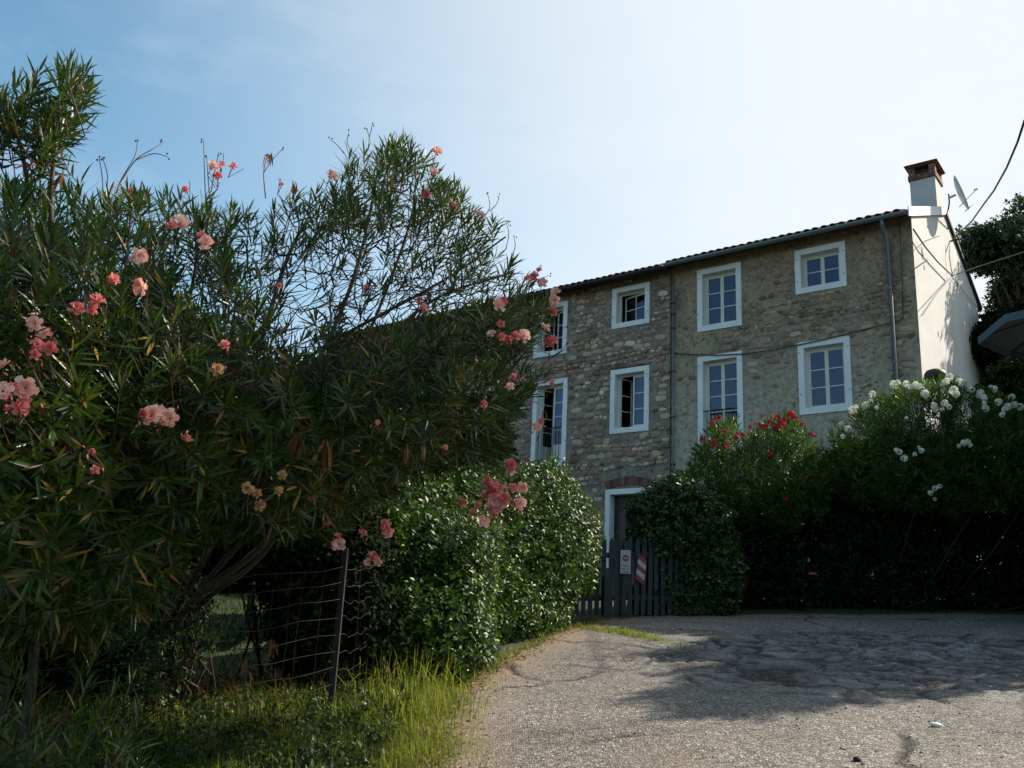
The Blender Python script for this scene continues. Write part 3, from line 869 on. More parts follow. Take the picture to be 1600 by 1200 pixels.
# white verge flashing following the front slope, thin dark one on the rear slope
def strip(x0, x1, pts, t, mat, nm, parent):
    V = []
    for x in (x0, x1):
        for (y, z) in pts: V.append((x, y, z))
        for (y, z) in pts: V.append((x, y, z + t))
    k = len(pts); Fc = []
    for i in range(k - 1):
        Fc += [(i, i + 1, k + i + 1, k + i), (2 * k + i, 3 * k + i, 3 * k + i + 1, 2 * k + i + 1), (i, 2 * k + i, 2 * k + i + 1, i + 1), (k + i, k + i + 1, 3 * k + i + 1, 3 * k + i)]
    Fc += [(0, k, 3 * k, 2 * k), (k - 1, 3 * k - 1, 4 * k - 1, 2 * k - 1)]
    return MB().add(V, Fc).build(nm, mat, parent)
strip(.045, .075, [(-OV - .02, zeR - .03), (RIDGE_V, RIDGE - .02)], .27, M_FLASH, 'verge_flashing', right_house)
slb = (RIDGE - EAVE_B) / (DEPTH - RIDGE_V)
strip(.045, .075, [(RIDGE_V, RIDGE + .04), (DEPTH + .4, EAVE_B - .4 * slb + .04)], .12, M_GUTTERD, 'rear_verge', right_house)
# downpipes
dp = MB(); px_ = -.60
dp.tube([(px_, -OV - .06, zeR + .03), (px_, -OV - .06, zeR - .14), (px_, -.10, zeR - .52), (px_, -.10, -.3)], .055, 10)
d = dp.build('downpipe', M_GUTTER, right_house, smooth=True)
for z in (1.2, 3.4, 5.6, 7.6):
    MB().tube([(px_, -.10, z), (px_, -.10, z + .04)], .066, 10).build('pipe_clip', M_GUTTER, d)
jp = MB(); jp.tube([(-SJ + .04, -.06, EAVE - .35), (-SJ + .04, -.06, -.2)], .024, 8)
j = jp.build('conduit', M_GUTTER, right_house, smooth=True)
MB().tube([(-SJ - .05, -.05, EAVE - .3), (-SJ - .05, -.05, 2.2)], .016, 6).build('conduit', M_CABLE, right_house)
for z in (8.35, 8.0, 7.55, 6.2, 4.8, 3.4):
    MB().box(-SJ - .07, -SJ + .09, -.095, -.02, z, z + .03).build('pipe_clip', M_GUTTERD, j)

# chimney
def hw(px, py, s):
    """house-local point on the plane x=-s seen at a pixel"""
    P0 = C0 + U * s; d = ray(px, py); t = ((P0 - EYE) @ U) / (d @ U); P = EYE + d * t
    return (P - C0) @ VV, P[2] - GZH
ca_, ch_b = hw(1464, 321, .1); cb_, ch_t = hw(1461, 275, .1)
v0 = (ca_ + cb_) / 2; v1 = v0 + .85
chim = MB(); zb0 = RIDGE - 1.0; zt = ch_t
chim.box(-.82, -.10, v0, v1, zb0, zt)
ch = chim.build('chimney', M_GABLE, right_house, bevel=.01)
def br(x0, x1, y0, y1, z0, z1, nm='brick'):
    MB().box(x0, x1, y0, y1, z0, z1).build(nm, M_BRICK, ch, bevel=.004)
cx0, cx1, cy0, cy1 = -.86, -.06, v0 - .04, v1 + .04
bh = .075; g = .009
for r in range(2):       # two solid courses
    z = zt + .004 + r * (bh + g); off = .0 if r else .012
    for (a0, a1, fixed, ax) in ((cx0, cx1, cy0, 0), (cx0, cx1, cy1 - .12, 0)):
        n = 4; w = (a1 - a0) / n
        for i in range(n): br(a0 + i * w + g / 2, a0 + (i + 1) * w - g / 2, fixed - off, fixed + .12 - off * 0, z, z + bh)
    for fx in (cx0, cx1 - .12):
        n = 3; a0, a1 = cy0 + .125, cy1 - .125; w = (a1 - a0) / n
        for i in range(n): br(fx, fx + .12, a0 + i * w + g / 2, a0 + (i + 1) * w - g / 2, z, z + bh)
z = zt + .004 + 2 * (bh + g)
for r in range(3):       # four corner piers with an opening between
    for (xa, xb) in ((cx0 + .02, cx0 + .20), (cx1 - .20, cx1 - .02)):
        for (ya, yb) in ((cy0 + .02, cy0 + .20), (cy1 - .20, cy1 - .02)):
            br(xa, xb, ya, yb, z, z + bh)
    z += bh + g
MB().box(cx0 + .2, cx1 - .2, cy0 + .2, cy1 - .2, zt, z - .02).build('flue', M_ROOM, ch)
for r, e in enumerate((.03, .075)):
    br(cx0 - e, cx1 + e, cy0 - e, cy1 + e, z, z + .035, 'cap_slab'); z += .038

# satellite dish on a bent arm from the chimney side
def L2W(x, y, z):
    p = C0 - U * x + VV * y; return Vector((p[0], p[1], GZH + z))
dv, dz = hw(1497, 303, -.5)
dish = thing('satellite_dish', 'grey satellite dish on a bent arm beside the brick-topped chimney', 'satellite dish', L2W(-.1, dv - .3, dz - .7))
dc = L2W(.5, dv, dz)
d1 = MB(); prof = [(.0, 0), (.15, .005), (.3, .024), (.45, .058), (.55, .095), (.555, .095), (.45, .046), (.3, .01), (.0, -.014)]
d1.lathe(prof, 28)
aim = Vector((.85, -.50, .30)).normalized()
dm = d1.build('reflector', M_DISH, None, smooth=True); 
dm.parent = dish; dm.matrix_world = Matrix.Translation(dc) @ aim.to_track_quat('Z', 'Y').to_matrix().to_4x4()
dm.parent = dish
def rel(o, par):
    o.parent = par; o.matrix_parent_inverse = Matrix.Translation(-Vector(par.location)) if par.rotation_euler.z == 0 else par.matrix_world.inverted()
rel(dm, dish)
arm = MB(); w1 = dc - aim * .06; w2 = dc - aim * .26
arm.tube([w1, w2], .035, 8)
a_ = arm.build('bracket', M_DISH, None); rel(a_, dish)
ar = MB(); s0 = L2W(-.10, v0 + .5, dz - .62); s1 = L2W(.02, v0 + .75, dz - .68)
ar.tube([s0, s1, L2W(.16, dv - .1, dz - .62), L2W(.21, dv - .02, dz - .42), w2 - Vector((0, 0, .15)), w2 + Vector((0, 0, .12))], .022, 7)
a_ = ar.build('mast', M_GUTTERD, None, smooth=True); rel(a_, dish)
lf = MB(); foc = dc + aim * .5 - Vector((0, 0, .1)); lf.tube([dc - Vector((0, 0, .42)), foc], .012, 6); lf.tube([foc - aim * .06, foc + aim * .04], .03, 8)
a_ = lf.build('feed_arm', M_DISH, None); rel(a_, dish)

# facade cable and gable cables
def cable(pts, r, label, name='cable', mat=M_CABLE):
    o = MB().tube(pts, r, 5).build(name, mat, None, smooth=True); o['label'] = label; o['category'] = 'cable'; return o
def fac(px, py, off=.06):
    P0 = C0 - VV * off; d = ray(px, py); t = ((P0 - EYE) @ VV) / (d @ VV); return Vector(EYE + d * t)
def gab(px, py, off=.06):
    P0 = C0 - U * off; d = ray(px, py); t = ((P0 - EYE) @ U) / (d @ U); return Vector(EYE + d * t)
fc = [(1053, 552), (1080, 554), (1120, 555), (1160, 553), (1200, 548), (1247, 539), (1290, 530), (1330, 520), (1370, 510), (1398, 503), (1411, 498)]
cable([fac(*p, .075) for p in fc], .016, 'black cable sagging across the facade over the middle windows')
cable([fac(1411, 498, .08), fac(1410, 440, .08), fac(1407, 380, .08), fac(1405, 345, .08)], .012, 'thin black cable running up the wall beside the downpipe')
cable([fac(1160, 546, .06), fac(1190, 543, .06), fac(1225, 540, .06)], .008, 'thin stray wire looping above the middle cable on the plaster')
cable([gab(1427, 358, .1), gab(1445, 385, .12), gab(1465, 409, .12), gab(1488, 431, .14)], .022, 'twisted cable pair running diagonally down the white gable', mat=M_GUTTER)
cable([gab(1488, 431, .14), at(1530, 416, 24.), at(1600, 394, 20.), at(1700, 360, 16.)], .014, 'overhead wire leaving the gable bracket past the tree')
cable([gab(1485, 376, .1), gab(1483, 400, .08), gab(1488, 431, .1)], .012, 'short vertical cable on the gable below the verge')
cable([gab(1487, 432, .05), gab(1462, 462, .05), gab(1440, 494, .05)], .007, 'thin dark strand standing in for the overhead wire shadow, slanting down to the left across the white gable')  # shadow of the overhead wire on the gable, modelled as a dark strand
cable([gab(1487, 432, .05), gab(1505, 455, .05), gab(1526, 479, .05)], .007, 'thin dark strand standing in for another cast shadow, slanting down to the right across the white gable')  # also a cast shadow line, laid on the render as geometry
cable([at(1601, 188, 15.), at(1590, 222, 16.), at(1573, 262, 18.), at(1553, 298, 20.), at(1538, 318, 22.), at(1519, 345, 24), at(1486, 377, 26.2)], .02, 'thick overhead cable dropping steeply past the tree at the top right')
cable([at(1508, 330, 25.), at(1522, 318, 27.), at(1545, 309, 29.)], .012, 'short wire from the dish to the tree top')
bk = MB(); q = gab(1484, 377, 0.0); bk.tube([q - Vector(-U) * -.0, q + Vector(-U) * .35], .03, 6); o = bk.build('cable_bracket', M_IRON, None); o['label'] = 'black bracket holding the cable high on the gable verge'; o['category'] = 'bracket'
bk = MB(); q = gab(1534, 600, 0.0); bk.tube([q + Vector(-U) * .0, q + Vector(-U) * .1 - Vector(VV) * .5, q - Vector(VV) * .62 + Vector(-U) * .1 + Vector((0, 0, .12))], .035, 6); o = bk.build('wall_bracket', M_IRON, None); o['label'] = 'black bracket low on the gable above the white oleander'; o['category'] = 'bracket'
bk = MB(); q = gab(1531, 548, 0.0); bk.tube([q - Vector(VV) * .3, q + Vector(VV) * .9 + Vector(-U) * .4 + Vector((0, 0, .25))], .02, 6); o = bk.build('rod', M_IRON, None); o['label'] = 'thin black rod sticking out past the rear edge of the gable'; o['category'] = 'rod'
# damaged patches where stone shows through the gable render
for k, (px, py, sx_, sz_) in enumerate(((1441, 396, .09, .42), (1444, 418, .06, .16), (1496, 444, .09, .26), (1466, 522, .05, .20), (1515, 510, .05, .4))):
    q = gab(px, py, .0); me, V, Fc = stone_meshes(1, M_STONE2)[0]
    o = link_mesh('bare_patch', me, None, right_house)
    o.location = ((q - Vector(C0)).dot(Vector(-U)) , (q - Vector(C0)).dot(Vector(VV)), q.z - GZH)
    o.scale = (sx_ * 2.2, .012, sz_); o.rotation_euler = (0, 0, math.pi / 2)

# lantern beside the gable
q = at(1457, 590, 21.5)
lamp = thing('garden_lamp', 'dark domed lamp hood on a pale post in front of the white gable', 'lamp', (q[0], q[1], float(gz(q[0], q[1]))))
hz = q[2] - lamp.location.z
MB().tube([(-.11, 0, 0), (-.11, 0, hz + .1)], .035, 8).build('post', M_FLASH, lamp, smooth=True)
MB().lathe([(.0, .20), (.10, .19), (.19, .15), (.235, .08), (.24, .0), (.21, -.05), (.08, -.07), (.06, -.14), (.1, -.2), (.1, -.3), (0, -.32)], 20, (.07, 0, hz)).build('hood', M_POLE, lamp, smooth=True)

# parasol at the right edge
q = at(1700, 560, 20.)
pz0 = float(gz(q[0], q[1]))
para = thing('parasol', 'blue-grey garden parasol reaching in from the right edge', 'parasol', (q[0], q[1], pz0))
tz = at(1700, 468, 20.)[2] - pz0; ez = at(1600, 520, 20.)[2] - pz0; rr = 1.85
V = [(0, 0, tz)]; Fc = []
for k in range(8):
    t = 2 * math.pi * k / 8 + .25; V.append((rr * math.cos(t), rr * math.sin(t), ez))
for k in range(8): Fc.append((0, 1 + k, 1 + (k + 1) % 8))
o = MB().add(V, Fc).build('canopy', M_PARASOL, para); md = o.modifiers.new('thickness', 'SOLIDIFY'); md.thickness = .01
vl = MB()
for k in range(8):
    a, b = V[1 + k], V[1 + (k + 1) % 8]
    vl.add([a, b, (b[0], b[1], b[2] - .16), (a[0], a[1], a[2] - .16)], [(0, 1, 2, 3)])
vl.build('valance', M_PARASOL, para)
MB().tube([(0, 0, 0), (0, 0, tz + .05)], .035, 8).build('pole', M_POLE, para, smooth=True)
for k in range(8):
    MB().tube([(0, 0, tz - .05), (V[1 + k][0] * .98, V[1 + k][1] * .98, ez - .02)], .012, 5).build('rib', M_POLE, para)

# ------------------------------------------------------------ foliage builders
def unit(a): return a / (np.linalg.norm(a, axis=-1, keepdims=True) + 1e-9)
def leaf_template(kind):
    if kind == 'long':      # 8 verts, folded and curled
        T = np.array([(0, 0, 0), (.3, .5, .12), (.3, 0, 0), (.3, -.5, .12), (.68, .40, .10), (.68, 0, 0), (.68, -.40, .10), (1, 0, 0)])
        Q = [(1, 2, 5, 4), (2, 3, 6, 5)]; T3 = [(0, 2, 1), (0, 3, 2), (4, 5, 7), (5, 6, 7)]
    elif kind == 'long4':   # cheap far leaf
        T = np.array([(0, 0, 0), (.45, .5, .1), (1, 0, 0), (.45, -.5, .1)]); Q = []; T3 = [(0, 2, 1), (0, 3, 2)]
    else:                   # ovate
        T = np.array([(0, 0, 0), (.42, .5, .14), (.45, 0, 0), (.42, -.5, .14), (1, 0, -.04)]); Q = []; T3 = [(0, 2, 1), (0, 3, 2), (1, 2, 4), (2, 3, 4)]
    return T, np.array(Q).reshape(-1, 4), np.array(T3).reshape(-1, 3)
def leaf_verts(T, P, D, N, L, W, curl):
    D = unit(D); S = unit(np.cross(N, D)); N2 = np.cross(D, S)
    x = T[None, :, 0]; y = T[None, :, 1]; z = T[None, :, 2]
    L = np.asarray(L)[:, None]; W = np.asarray(W)[:, None]; c = np.asarray(curl)[:, None]
    return (P[:, None] + D[:, None] * (x * L)[..., None] + S[:, None] * (y * W)[..., None] + N2[:, None] * (z * W - c * L * x * x)[..., None])
def leaves_mesh(name, kind, P, D, N, L, W, curl):
    T, Q, T3 = leaf_template(kind)
    V = leaf_verts(T, P, D, N, L, W, curl); n = len(P); k = len(T)
    off = (np.arange(n) * k)[:, None, None]
    Fs = []
    if len(Q): Fs.append((Q[None] + off).reshape(-1, 4))
    Fs.append((T3[None] + off).reshape(-1, 3))
    return raw_mesh(name, V.reshape(-1, 3), Fs, False)
def inflate(poly, Dc, T, n, Rr=90, bias=.7, seed=0):
    """points through the depth of a body with this outline; returns P, outward, centre depth, u"""
    r = np.random.default_rng(seed + 100)
    pa = np.array(poly, float); lo, hi = pa.min(0), pa.max(0)
    X = []; Y = []
    while sum(map(len, X)) < n:
        x = r.uniform(lo[0], hi[0], n * 2); y = r.uniform(lo[1], hi[1], n * 2)
        k = in_poly(x, y, poly); X.append(x[k]); Y.append(y[k])
    X = np.concatenate(X)[:n]; Y = np.concatenate(Y)[:n]
    e, ox, oy = edge_dist(X, Y, poly)
    q = np.clip(e / Rr, 0, 1); half = T * np.sqrt(1 - (1 - q) ** 2)
    u = r.uniform(-1, 1, n); u = np.sign(u) * np.abs(u) ** bias
    Dd = Dc(X, Y) + half * u
    P = at(X, Y, Dd); rr_ = ray(X, Y); f = np.stack([rr_[:, 0], rr_[:, 1], np.zeros(n)], -1)
    right = np.stack([f[:, 1], -f[:, 0], np.zeros(n)], -1); up = np.array([0, 0, 1.])
    w = (1 - q)[:, None]
    out = unit(w * (ox[:, None] * right - oy[:, None] * up) + f * (u * np.minimum(1, half / T + .2))[:, None] + .15 * up)
    return P, out, X, Y, u, half
def oleander_shoots(tips, dirs, rng, nodes_=(6, 10), L=(.10, .17), sp=.022, wfac=.105, droop=.25):
    """whorls of three narrow leaves up each shoot"""
    Ps = []; Ds = []; Ns = []; Ls = []; Ws = []; Cs = []
    n = len(tips)
    cnt = rng.integers(nodes_[0], nodes_[1] + 1, n)
    a = unit(np.cross(dirs, rng.normal(size=(n, 3)))); b = np.cross(dirs, a)
    for k in range(nodes_[1]):
        m = cnt > k
        if not m.any(): continue
        t = k / nodes_[1]
        idx = np.where(m)[0]
        base = tips[idx] - dirs[idx] * (sp * k * (1 + .5 * t))[..., None] if np.ndim(sp * k) else tips[idx] - dirs[idx] * (sp * k * (1 + .5 * t))
        th = np.radians(18 + 62 * t ** .8 + rng.normal(0, 9, len(idx)))
        for j in range(3):
            ph = 2 * np.pi * j / 3 + (k % 2) * np.pi / 3 + rng.normal(0, .25, len(idx))
            rad = a[idx] * np.cos(ph)[:, None] + b[idx] * np.sin(ph)[:, None]
            d = dirs[idx] * np.cos(th)[:, None] + rad * np.sin(th)[:, None]
            d[:, 2] -= droop * t * rng.random(len(idx))
            l = rng.uniform(L[0], L[1], len(idx)) * (.55 + .45 * min(1, .35 + t * 1.6))
            Ps.append(base + rad * .004); Ds.append(d); Ns.append(unit(dirs[idx] - d * .2 + rng.normal(0, .15, (len(idx), 3)))); Ls.append(l)
            Ws.append(l * wfac * rng.uniform(.8, 1.2, len(idx))); Cs.append(rng.uniform(-.02, .16, len(idx)))
    keep = lambda z: np.concatenate(z)
    P, D, N, Lg, W, Cc = map(keep, (Ps, Ds, Ns, Ls, Ws, Cs))
    m = rng.random(len(P)) > .1
    return P[m], D[m], N[m], Lg[m], W[m], Cc[m]
def sprigs(P, out, rng, per=7, L=(.035, .06), wf=.5, spread=.7, slen=.16):
    n = len(P); g = unit(out + rng.normal(0, spread, (n, 3)) + np.array([0, 0, .25]))
    a = unit(np.cross(g, rng.normal(size=(n, 3)))); b = np.cross(g, a)
    Ps = []; Ds = []; Ns = []
    for k in range(per):
        t = (k // 2) / max(1, per // 2); s = 1 if k % 2 else -1
        q = a if (k // 2) % 2 else b
        d = unit(g * .55 + q * s * .85 + rng.normal(0, .18, (n, 3)))
        Ps.append(P + g * (slen * t)); Ds.append(d); Ns.append(unit(g * .7 + out * .6 + np.array([0, 0, .35]) + rng.normal(0, .35, (n, 3))))
    P = np.concatenate(Ps); D = np.concatenate(Ds); N = np.concatenate(Ns); m = len(P)
    l = rng.uniform(L[0], L[1], m)
    return P, D, N, l, l * wf * rng.uniform(.8, 1.2, m), rng.uniform(0, .15, m)
def cat_(*A): return tuple(np.concatenate(z) for z in zip(*A))
def twig_tree(starts, limbs, tips, dirs, rng, rad=.0045, maxn=None):
    """limbs: list of polylines with radii; every tip is joined to the nearest wood nearer the root"""
    nodes_ = []; paths = []
    root = np.mean([l[0] for l, _ in limbs], 0)
    for pts, rads in limbs:
        pts = np.array(pts)
        dens = []
        for i in range(len(pts) - 1):
            k = max(2, int(np.linalg.norm(pts[i + 1] - pts[i]) / .12))
            for t in np.linspace(0, 1, k, endpoint=False): dens.append(pts[i] * (1 - t) + pts[i + 1] * t)
        nodes_ += dens[len(dens) // 5:]
    N = np.array(nodes_); nd = np.linalg.norm(N - root, axis=1)
    order = np.argsort(np.linalg.norm(tips - root, axis=1))
    Nl = list(N); buf = np.zeros((len(N) + len(tips) * 6, 3)); buf[:len(N)] = N; cnt = len(N)
    bd = np.zeros(len(buf)); bd[:cnt] = nd
    for i in order[:maxn]:
        p = tips[i]; base = p - dirs[i] * .28
        dd = np.linalg.norm(buf[:cnt] - base, axis=1) + np.where(bd[:cnt] > np.linalg.norm(base - root), 1.5, 0)
        j = int(np.argmin(dd)); q = buf[j].copy()
        m1 = q * .6 + base * .4 + rng.normal(0, .02, 3) + np.array([0, 0, -.03 * dd[j]])
        paths.append(([q, m1, base, p - dirs[i] * .02], [rad * (1.2 + min(1.8, dd[j])), rad * 1.1, rad * .9, rad * .45]))
        for w in (m1, base):
            buf[cnt] = w; bd[cnt] = np.linalg.norm(w - root); cnt += 1
    return paths
def tubes_mesh(name, paths, n=4):
    V = []; Fq = []; b = 0
    for pts, rads in paths:
        P = np.array(pts); k = len(P)
        d = unit(np.gradient(P, axis=0)); ref = np.array([0, 0, 1.]) if abs(d[:, 2]).mean() < .85 else np.array([1., 0, 0])
        a = unit(np.cross(d, ref)); c = np.cross(d, a); t = np.arange(n) * 2 * np.pi / n
        ring = P[:, None] + (a[:, None] * np.cos(t)[None, :, None] + c[:, None] * np.sin(t)[None, :, None]) * np.array(rads)[:, None, None]
        V.append(ring.reshape(-1, 3))
        i = np.arange(k - 1)[:, None] * n + np.arange(n)[None]; j = np.arange(k - 1)[:, None] * n + (np.arange(n)[None] + 1) % n
        Fq.append((np.stack([i, j, j + n, i + n], -1) + b).reshape(-1, 4)); b += k * n
    return raw_mesh(name, np.concatenate(V), [np.concatenate(Fq)], True)
def spline(pts, k=8):
    """smooth a polyline"""
    P = np.array(pts, float); out = []
    E_ = np.vstack([2 * P[0] - P[1], P, 2 * P[-1] - P[-2]])
    for i in range(1, len(E_) - 2):
        p0, p1, p2, p3 = E_[i - 1:i + 3]
        for t in np.linspace(0, 1, k, endpoint=False):
            out.append(.5 * ((2 * p1) + (-p0 + p2) * t + (2 * p0 - 5 * p1 + 4 * p2 - p3) * t * t + (-p0 + 3 * p1 - 3 * p2 + p3) * t ** 3))
    out.append(P[-1]); return np.array(out)
def local(me_or_V, o):  # move world verts to a thing's frame
    return me_or_V - np.array(o.location)
def foliage(parent, name, shape, pack, mat, **kw):
    P, D, N, L, W, Cc = pack
    return link_mesh(name, leaves_mesh(name, shape, local(P, parent), D, N, L, W, Cc), mat, parent, **kw)
# single leaves as parts, sharing a handful of meshes
def single_leaf_meshes(mat, kind='long'):
    out = []
    for c, w in ((0, .10), (.06, .11), (.12, .10), (.16, .12), (.03, .11)):
        z = np.zeros((1, 3))
        me = leaves_mesh('leaf', kind, z, np.array([[1., 0, 0]]), np.array([[0, 0, 1.]]), np.array([1.]), np.array([w]), np.array([c])); me.materials.append(mat); out.append(me)
    return out
def place_leaves(parent, pack, idx, meshes, name='leaf'):
    P, D, N, L, W, Cc = pack
    Pl = local(P, parent)
    for i in idx:
        o = bpy.data.objects.new(name, meshes[int(i) % len(meshes)]); col.objects.link(o); o.parent = parent
        d = unit(D[i]); s = unit(np.cross(N[i], d)); n2 = np.cross(d, s); l = L[i]
        M = Matrix(((d[0] * l, s[0] * l, n2[0] * l, Pl[i][0]), (d[1] * l, s[1] * l, n2[1] * l, Pl[i][1]), (d[2] * l, s[2] * l, n2[2] * l, Pl[i][2]), (0, 0, 0, 1)))
        o.matrix_basis = M
# flowers
def flower_mesh(mat, name='flower', layers=3, r=1.0, cup=.5, seed=1):
    rg = np.random.default_rng(seed); V = []; Fc = []
    for ly in range(layers):
        for k in range(5):
            t = 2 * math.pi * (k + .5 * ly) / 5 + rg.normal(0, .12); rr = r * (1 - .22 * ly) * rg.uniform(.88, 1.1); up = cup * (1 + .9 * ly) * rg.uniform(.8, 1.25)
            b = len(V); c, s = math.cos(t), math.sin(t)
            def p(x, y, z): return (c * x - s * y, s * x + c * y, z)
            V += [p(.08 * r, 0, 0), p(.5 * rr, -.26 * r, .32 * up * r), p(.52 * rr, 0, .20 * up * r), p(.5 * rr, .26 * r, .32 * up * r), p(.88 * rr, -.32 * r, .50 * up * r + rg.normal(0, .05)), p(.98 * rr, .03, .36 * up * r + rg.normal(0, .05)), p(.86 * rr, .32 * r, .52 * up * r + rg.normal(0, .05))]
            Fc += [(b, b + 2, b + 1), (b, b + 3, b + 2), (b + 1, b + 2, b + 5, b + 4), (b + 2, b + 3, b + 6, b + 5)]
    me = bpy.data.meshes.new(name); me.from_pydata(V, [], Fc); me.materials.append(mat); me.update(); return me
def bud_mesh(mat):
    m = MB().lathe([(.0, 0), (.16, .15), (.22, .5), (.15, .85), (.02, 1.1)], 6); me = m.mesh('flower_bud', True); me.materials.append(mat); return me
FP = [flower_mesh(M_PINK, seed=s) for s in range(4)]; FK = [flower_mesh(M_CORAL, seed=s + 9, cup=.8) for s in range(3)]; FF = [flower_mesh(M_FADED, seed=33, cup=.9)]
BK = bud_mesh(M_CORAL)
def put_flower(parent, me, P, n, s, name='flower'):
    o = bpy.data.objects.new(name, me); col.objects.link(o); o.parent = parent
    o.location = Vector(P) - Vector(parent.location); o.rotation_euler = (Vector(n).to_track_quat('Z', 'Y') @ __import__('mathutils').Quaternion((0, 0, 1), random.random() * 6.28)).to_euler(); o.scale = (s, s, s)
    return o

# ------------------------------------------------------------ big pink oleander, left
rngO = np.random.default_rng(5)
def DcO(x, y): return 5.2 + np.clip(x, -200, 900) * .0024
main_poly = [(-160, 300), (-60, 285), (30, 285), (110, 300), (180, 300), (230, 300), (290, 315), (350, 300), (400, 330), (450, 300), (505, 300), (540, 245), (580, 215), (650, 218), (690, 275), (735, 305), (780, 360), (815, 420), (865, 470), (850, 530), (800, 560), (862, 590), (815, 625), (790, 700), (740, 745), (680, 735), (620, 765), (560, 800), (525, 840), (430, 840), (310, 850), (240, 960), (120, 1010), (-160, 1020)]
plume_poly = [(-40, 150), (0, 110), (40, 100), (75, 125), (105, 88), (135, 112), (148, 150), (138, 200), (105, 240), (80, 262), (55, 230), (20, 215), (-10, 200), (-40, 240)]
rootw = gp(205, 1062); rootw[2] = float(gz(*rootw[:2]))
ole = thing('oleander_shrub', 'huge pink-flowering oleander filling the left half, leaning over the wire fence', 'shrub', tuple(rootw))
tall_root = at(60, 1100, 6.2); tall_root[2] = float(gz(*tall_root[:2]))
ole2 = thing('oleander_shrub', 'tall oleander shoot topping the rest at the upper left corner', 'shrub', tuple(tall_root))
Pm, Om, Xm, Ym, um, hm_ = inflate(main_poly, DcO, 1.25, 3500, 110, .8, 1)
# thin out where the sky shows through
gap = np.exp(-(((Xm - 590) / 190) ** 2 + ((Ym - 430) / 90) ** 2) ** 1.5) + .55 * np.exp(-(((Xm - 440) / 330) ** 2 + ((Ym - 400) / 130) ** 2)) + .9 * np.exp(-(((Xm - 215) / 40) ** 2 + ((Ym - 385) / 40) ** 2)) + .6 * np.exp(-(((Xm - 430) / 70) ** 2 + ((Ym - 470) / 60) ** 2))
low = np.clip((Ym - 740) / 200, 0, .3)
edg_, _, _ = edge_dist(Xm, Ym, main_poly); ragged = np.where((edg_ < 70) & (Ym < 440), .5 * (fbm(Xm * .03, Ym * .03, 3) > .47) + .15, 0)
gap = np.maximum(gap, ragged)
kp = rngO.random(len(Pm)) > np.maximum(gap * .62, low * (Xm < 480))
Pm, Om, Xm, Ym = Pm[kp], Om[kp], Xm[kp], Ym[kp]
Gm = unit(Om * .75 + np.array([0, 0, .75]) + rngO.normal(0, .38, Pm.shape) + (Pm - rootw) * .10)
lowm = Ym > 620
Gm[lowm] = unit(Gm[lowm] + np.array([.1, -.2, -.75]))
packM = oleander_shoots(Pm, Gm, rngO, (5, 9), (.11, .19))
nP = len(packM[0])
# the nearest leaves are parts of their own
dist = np.linalg.norm(packM[0] - EYE, axis=1) + rngO.random(nP) * .6 - packM[3] * 4
order = np.argsort(dist)[:290]; mask = np.ones(nP, bool); mask[order] = False
LM_ = single_leaf_meshes(M_OLE)
place_leaves(ole, packM, order, LM_)
foliage(ole, 'foliage', 'long', tuple(a[mask] for a in packM), M_OLE, kind='stuff')
def A(x, y, D): return at(np.float64(x), np.float64(y), np.float64(D))
limbs = []
rw = rootw
def limb(pts, r0, r1):
    W = spline([A(*p) if len(p) == 3 and not isinstance(p, np.ndarray) else p for p in pts], 7)
    limbs.append((W, list(np.linspace(r0, r1, len(W)))))
def jr(dx, dy): 
    p = rw + np.array([dx, dy, 0]); p[2] = float(gz(p[0], p[1])) - .05; return p
limb([jr(.05, 0), (300, 940, 7.4), (420, 840, 6.9), (520, 640, 6.6), (660, 480, 6.6), (800, 425, 6.9)], .034, .008)
limb([jr(.1, .1), (330, 930, 7.8), (470, 790, 7.2), (620, 610, 7.2), (760, 520, 7.2), (850, 480, 7.2)], .03, .007)
limb([jr(0, -.1), (260, 900, 7.2), (330, 760, 6.4), (400, 560, 6.0), (450, 400, 6.0), (500, 310, 6.2)], .03, .007)
limb([jr(-.05, .1), (215, 900, 7.5), (250, 700, 6.5), (290, 500, 6.0), (320, 340, 5.8)], .03, .007)
limb([jr(-.15, 0), (180, 880, 7.2), (170, 660, 5.8), (190, 480, 5.2), (205, 330, 5.2)], .028, .006)
limb([jr(-.2, -.2), (140, 900, 7.0), (60, 700, 5.6), (10, 500, 5.0), (-20, 330, 5.0)], .028, .006)
limb([jr(.1, -.1), (320, 870, 7.0), (430, 690, 6.4), (540, 470, 6.4), (585, 300, 6.5), (590, 235, 6.6)], .03, .006)
limb([jr(.12, -.05), (330, 900, 7.1), (480, 760, 6.4), (600, 690, 6.2), (700, 680, 6.4), (780, 650, 6.8)], .026, .006)
limb([jr(.15, .15), (310, 950, 7.6), (430, 840, 7.0), (560, 560, 6.9), (640, 350, 6.8), (650, 240, 6.8)], .026, .006)
limb([jr(.0, .2), (240, 860, 7.4), (350, 700, 7.0), (480, 560, 7.0), (690, 440, 7.2), (790, 370, 7.2)], .03, .007)
limb([jr(.05, -.2), (270, 940, 6.9), (300, 800, 5.9), (250, 690, 4.9), (240, 640, 4.6)], .02, .006)
for W, rads in limbs:
    link_mesh('stem', tubes_mesh('stem', [(local(W, ole), rads)], 7), M_STEM, ole)
paths = twig_tree(None, limbs, Pm, Gm, rngO)
PX, OX, XX, YX, _, _ = inflate([(450, 370), (560, 290), (690, 290), (800, 400), (830, 470), (780, 560), (600, 600), (440, 580)], DcO, 1.1, 330, 110, .8, 91)
GX = unit(np.array([.55, .1, .55]) + rngO.normal(0, .3, PX.shape))
paths = paths + twig_tree(None, limbs, PX, GX, rngO, .0042)
link_mesh('twigs', tubes_mesh('twigs', [(local(np.array(p), ole), r) for p, r in paths], 4), M_TWIG, ole, kind='stuff')
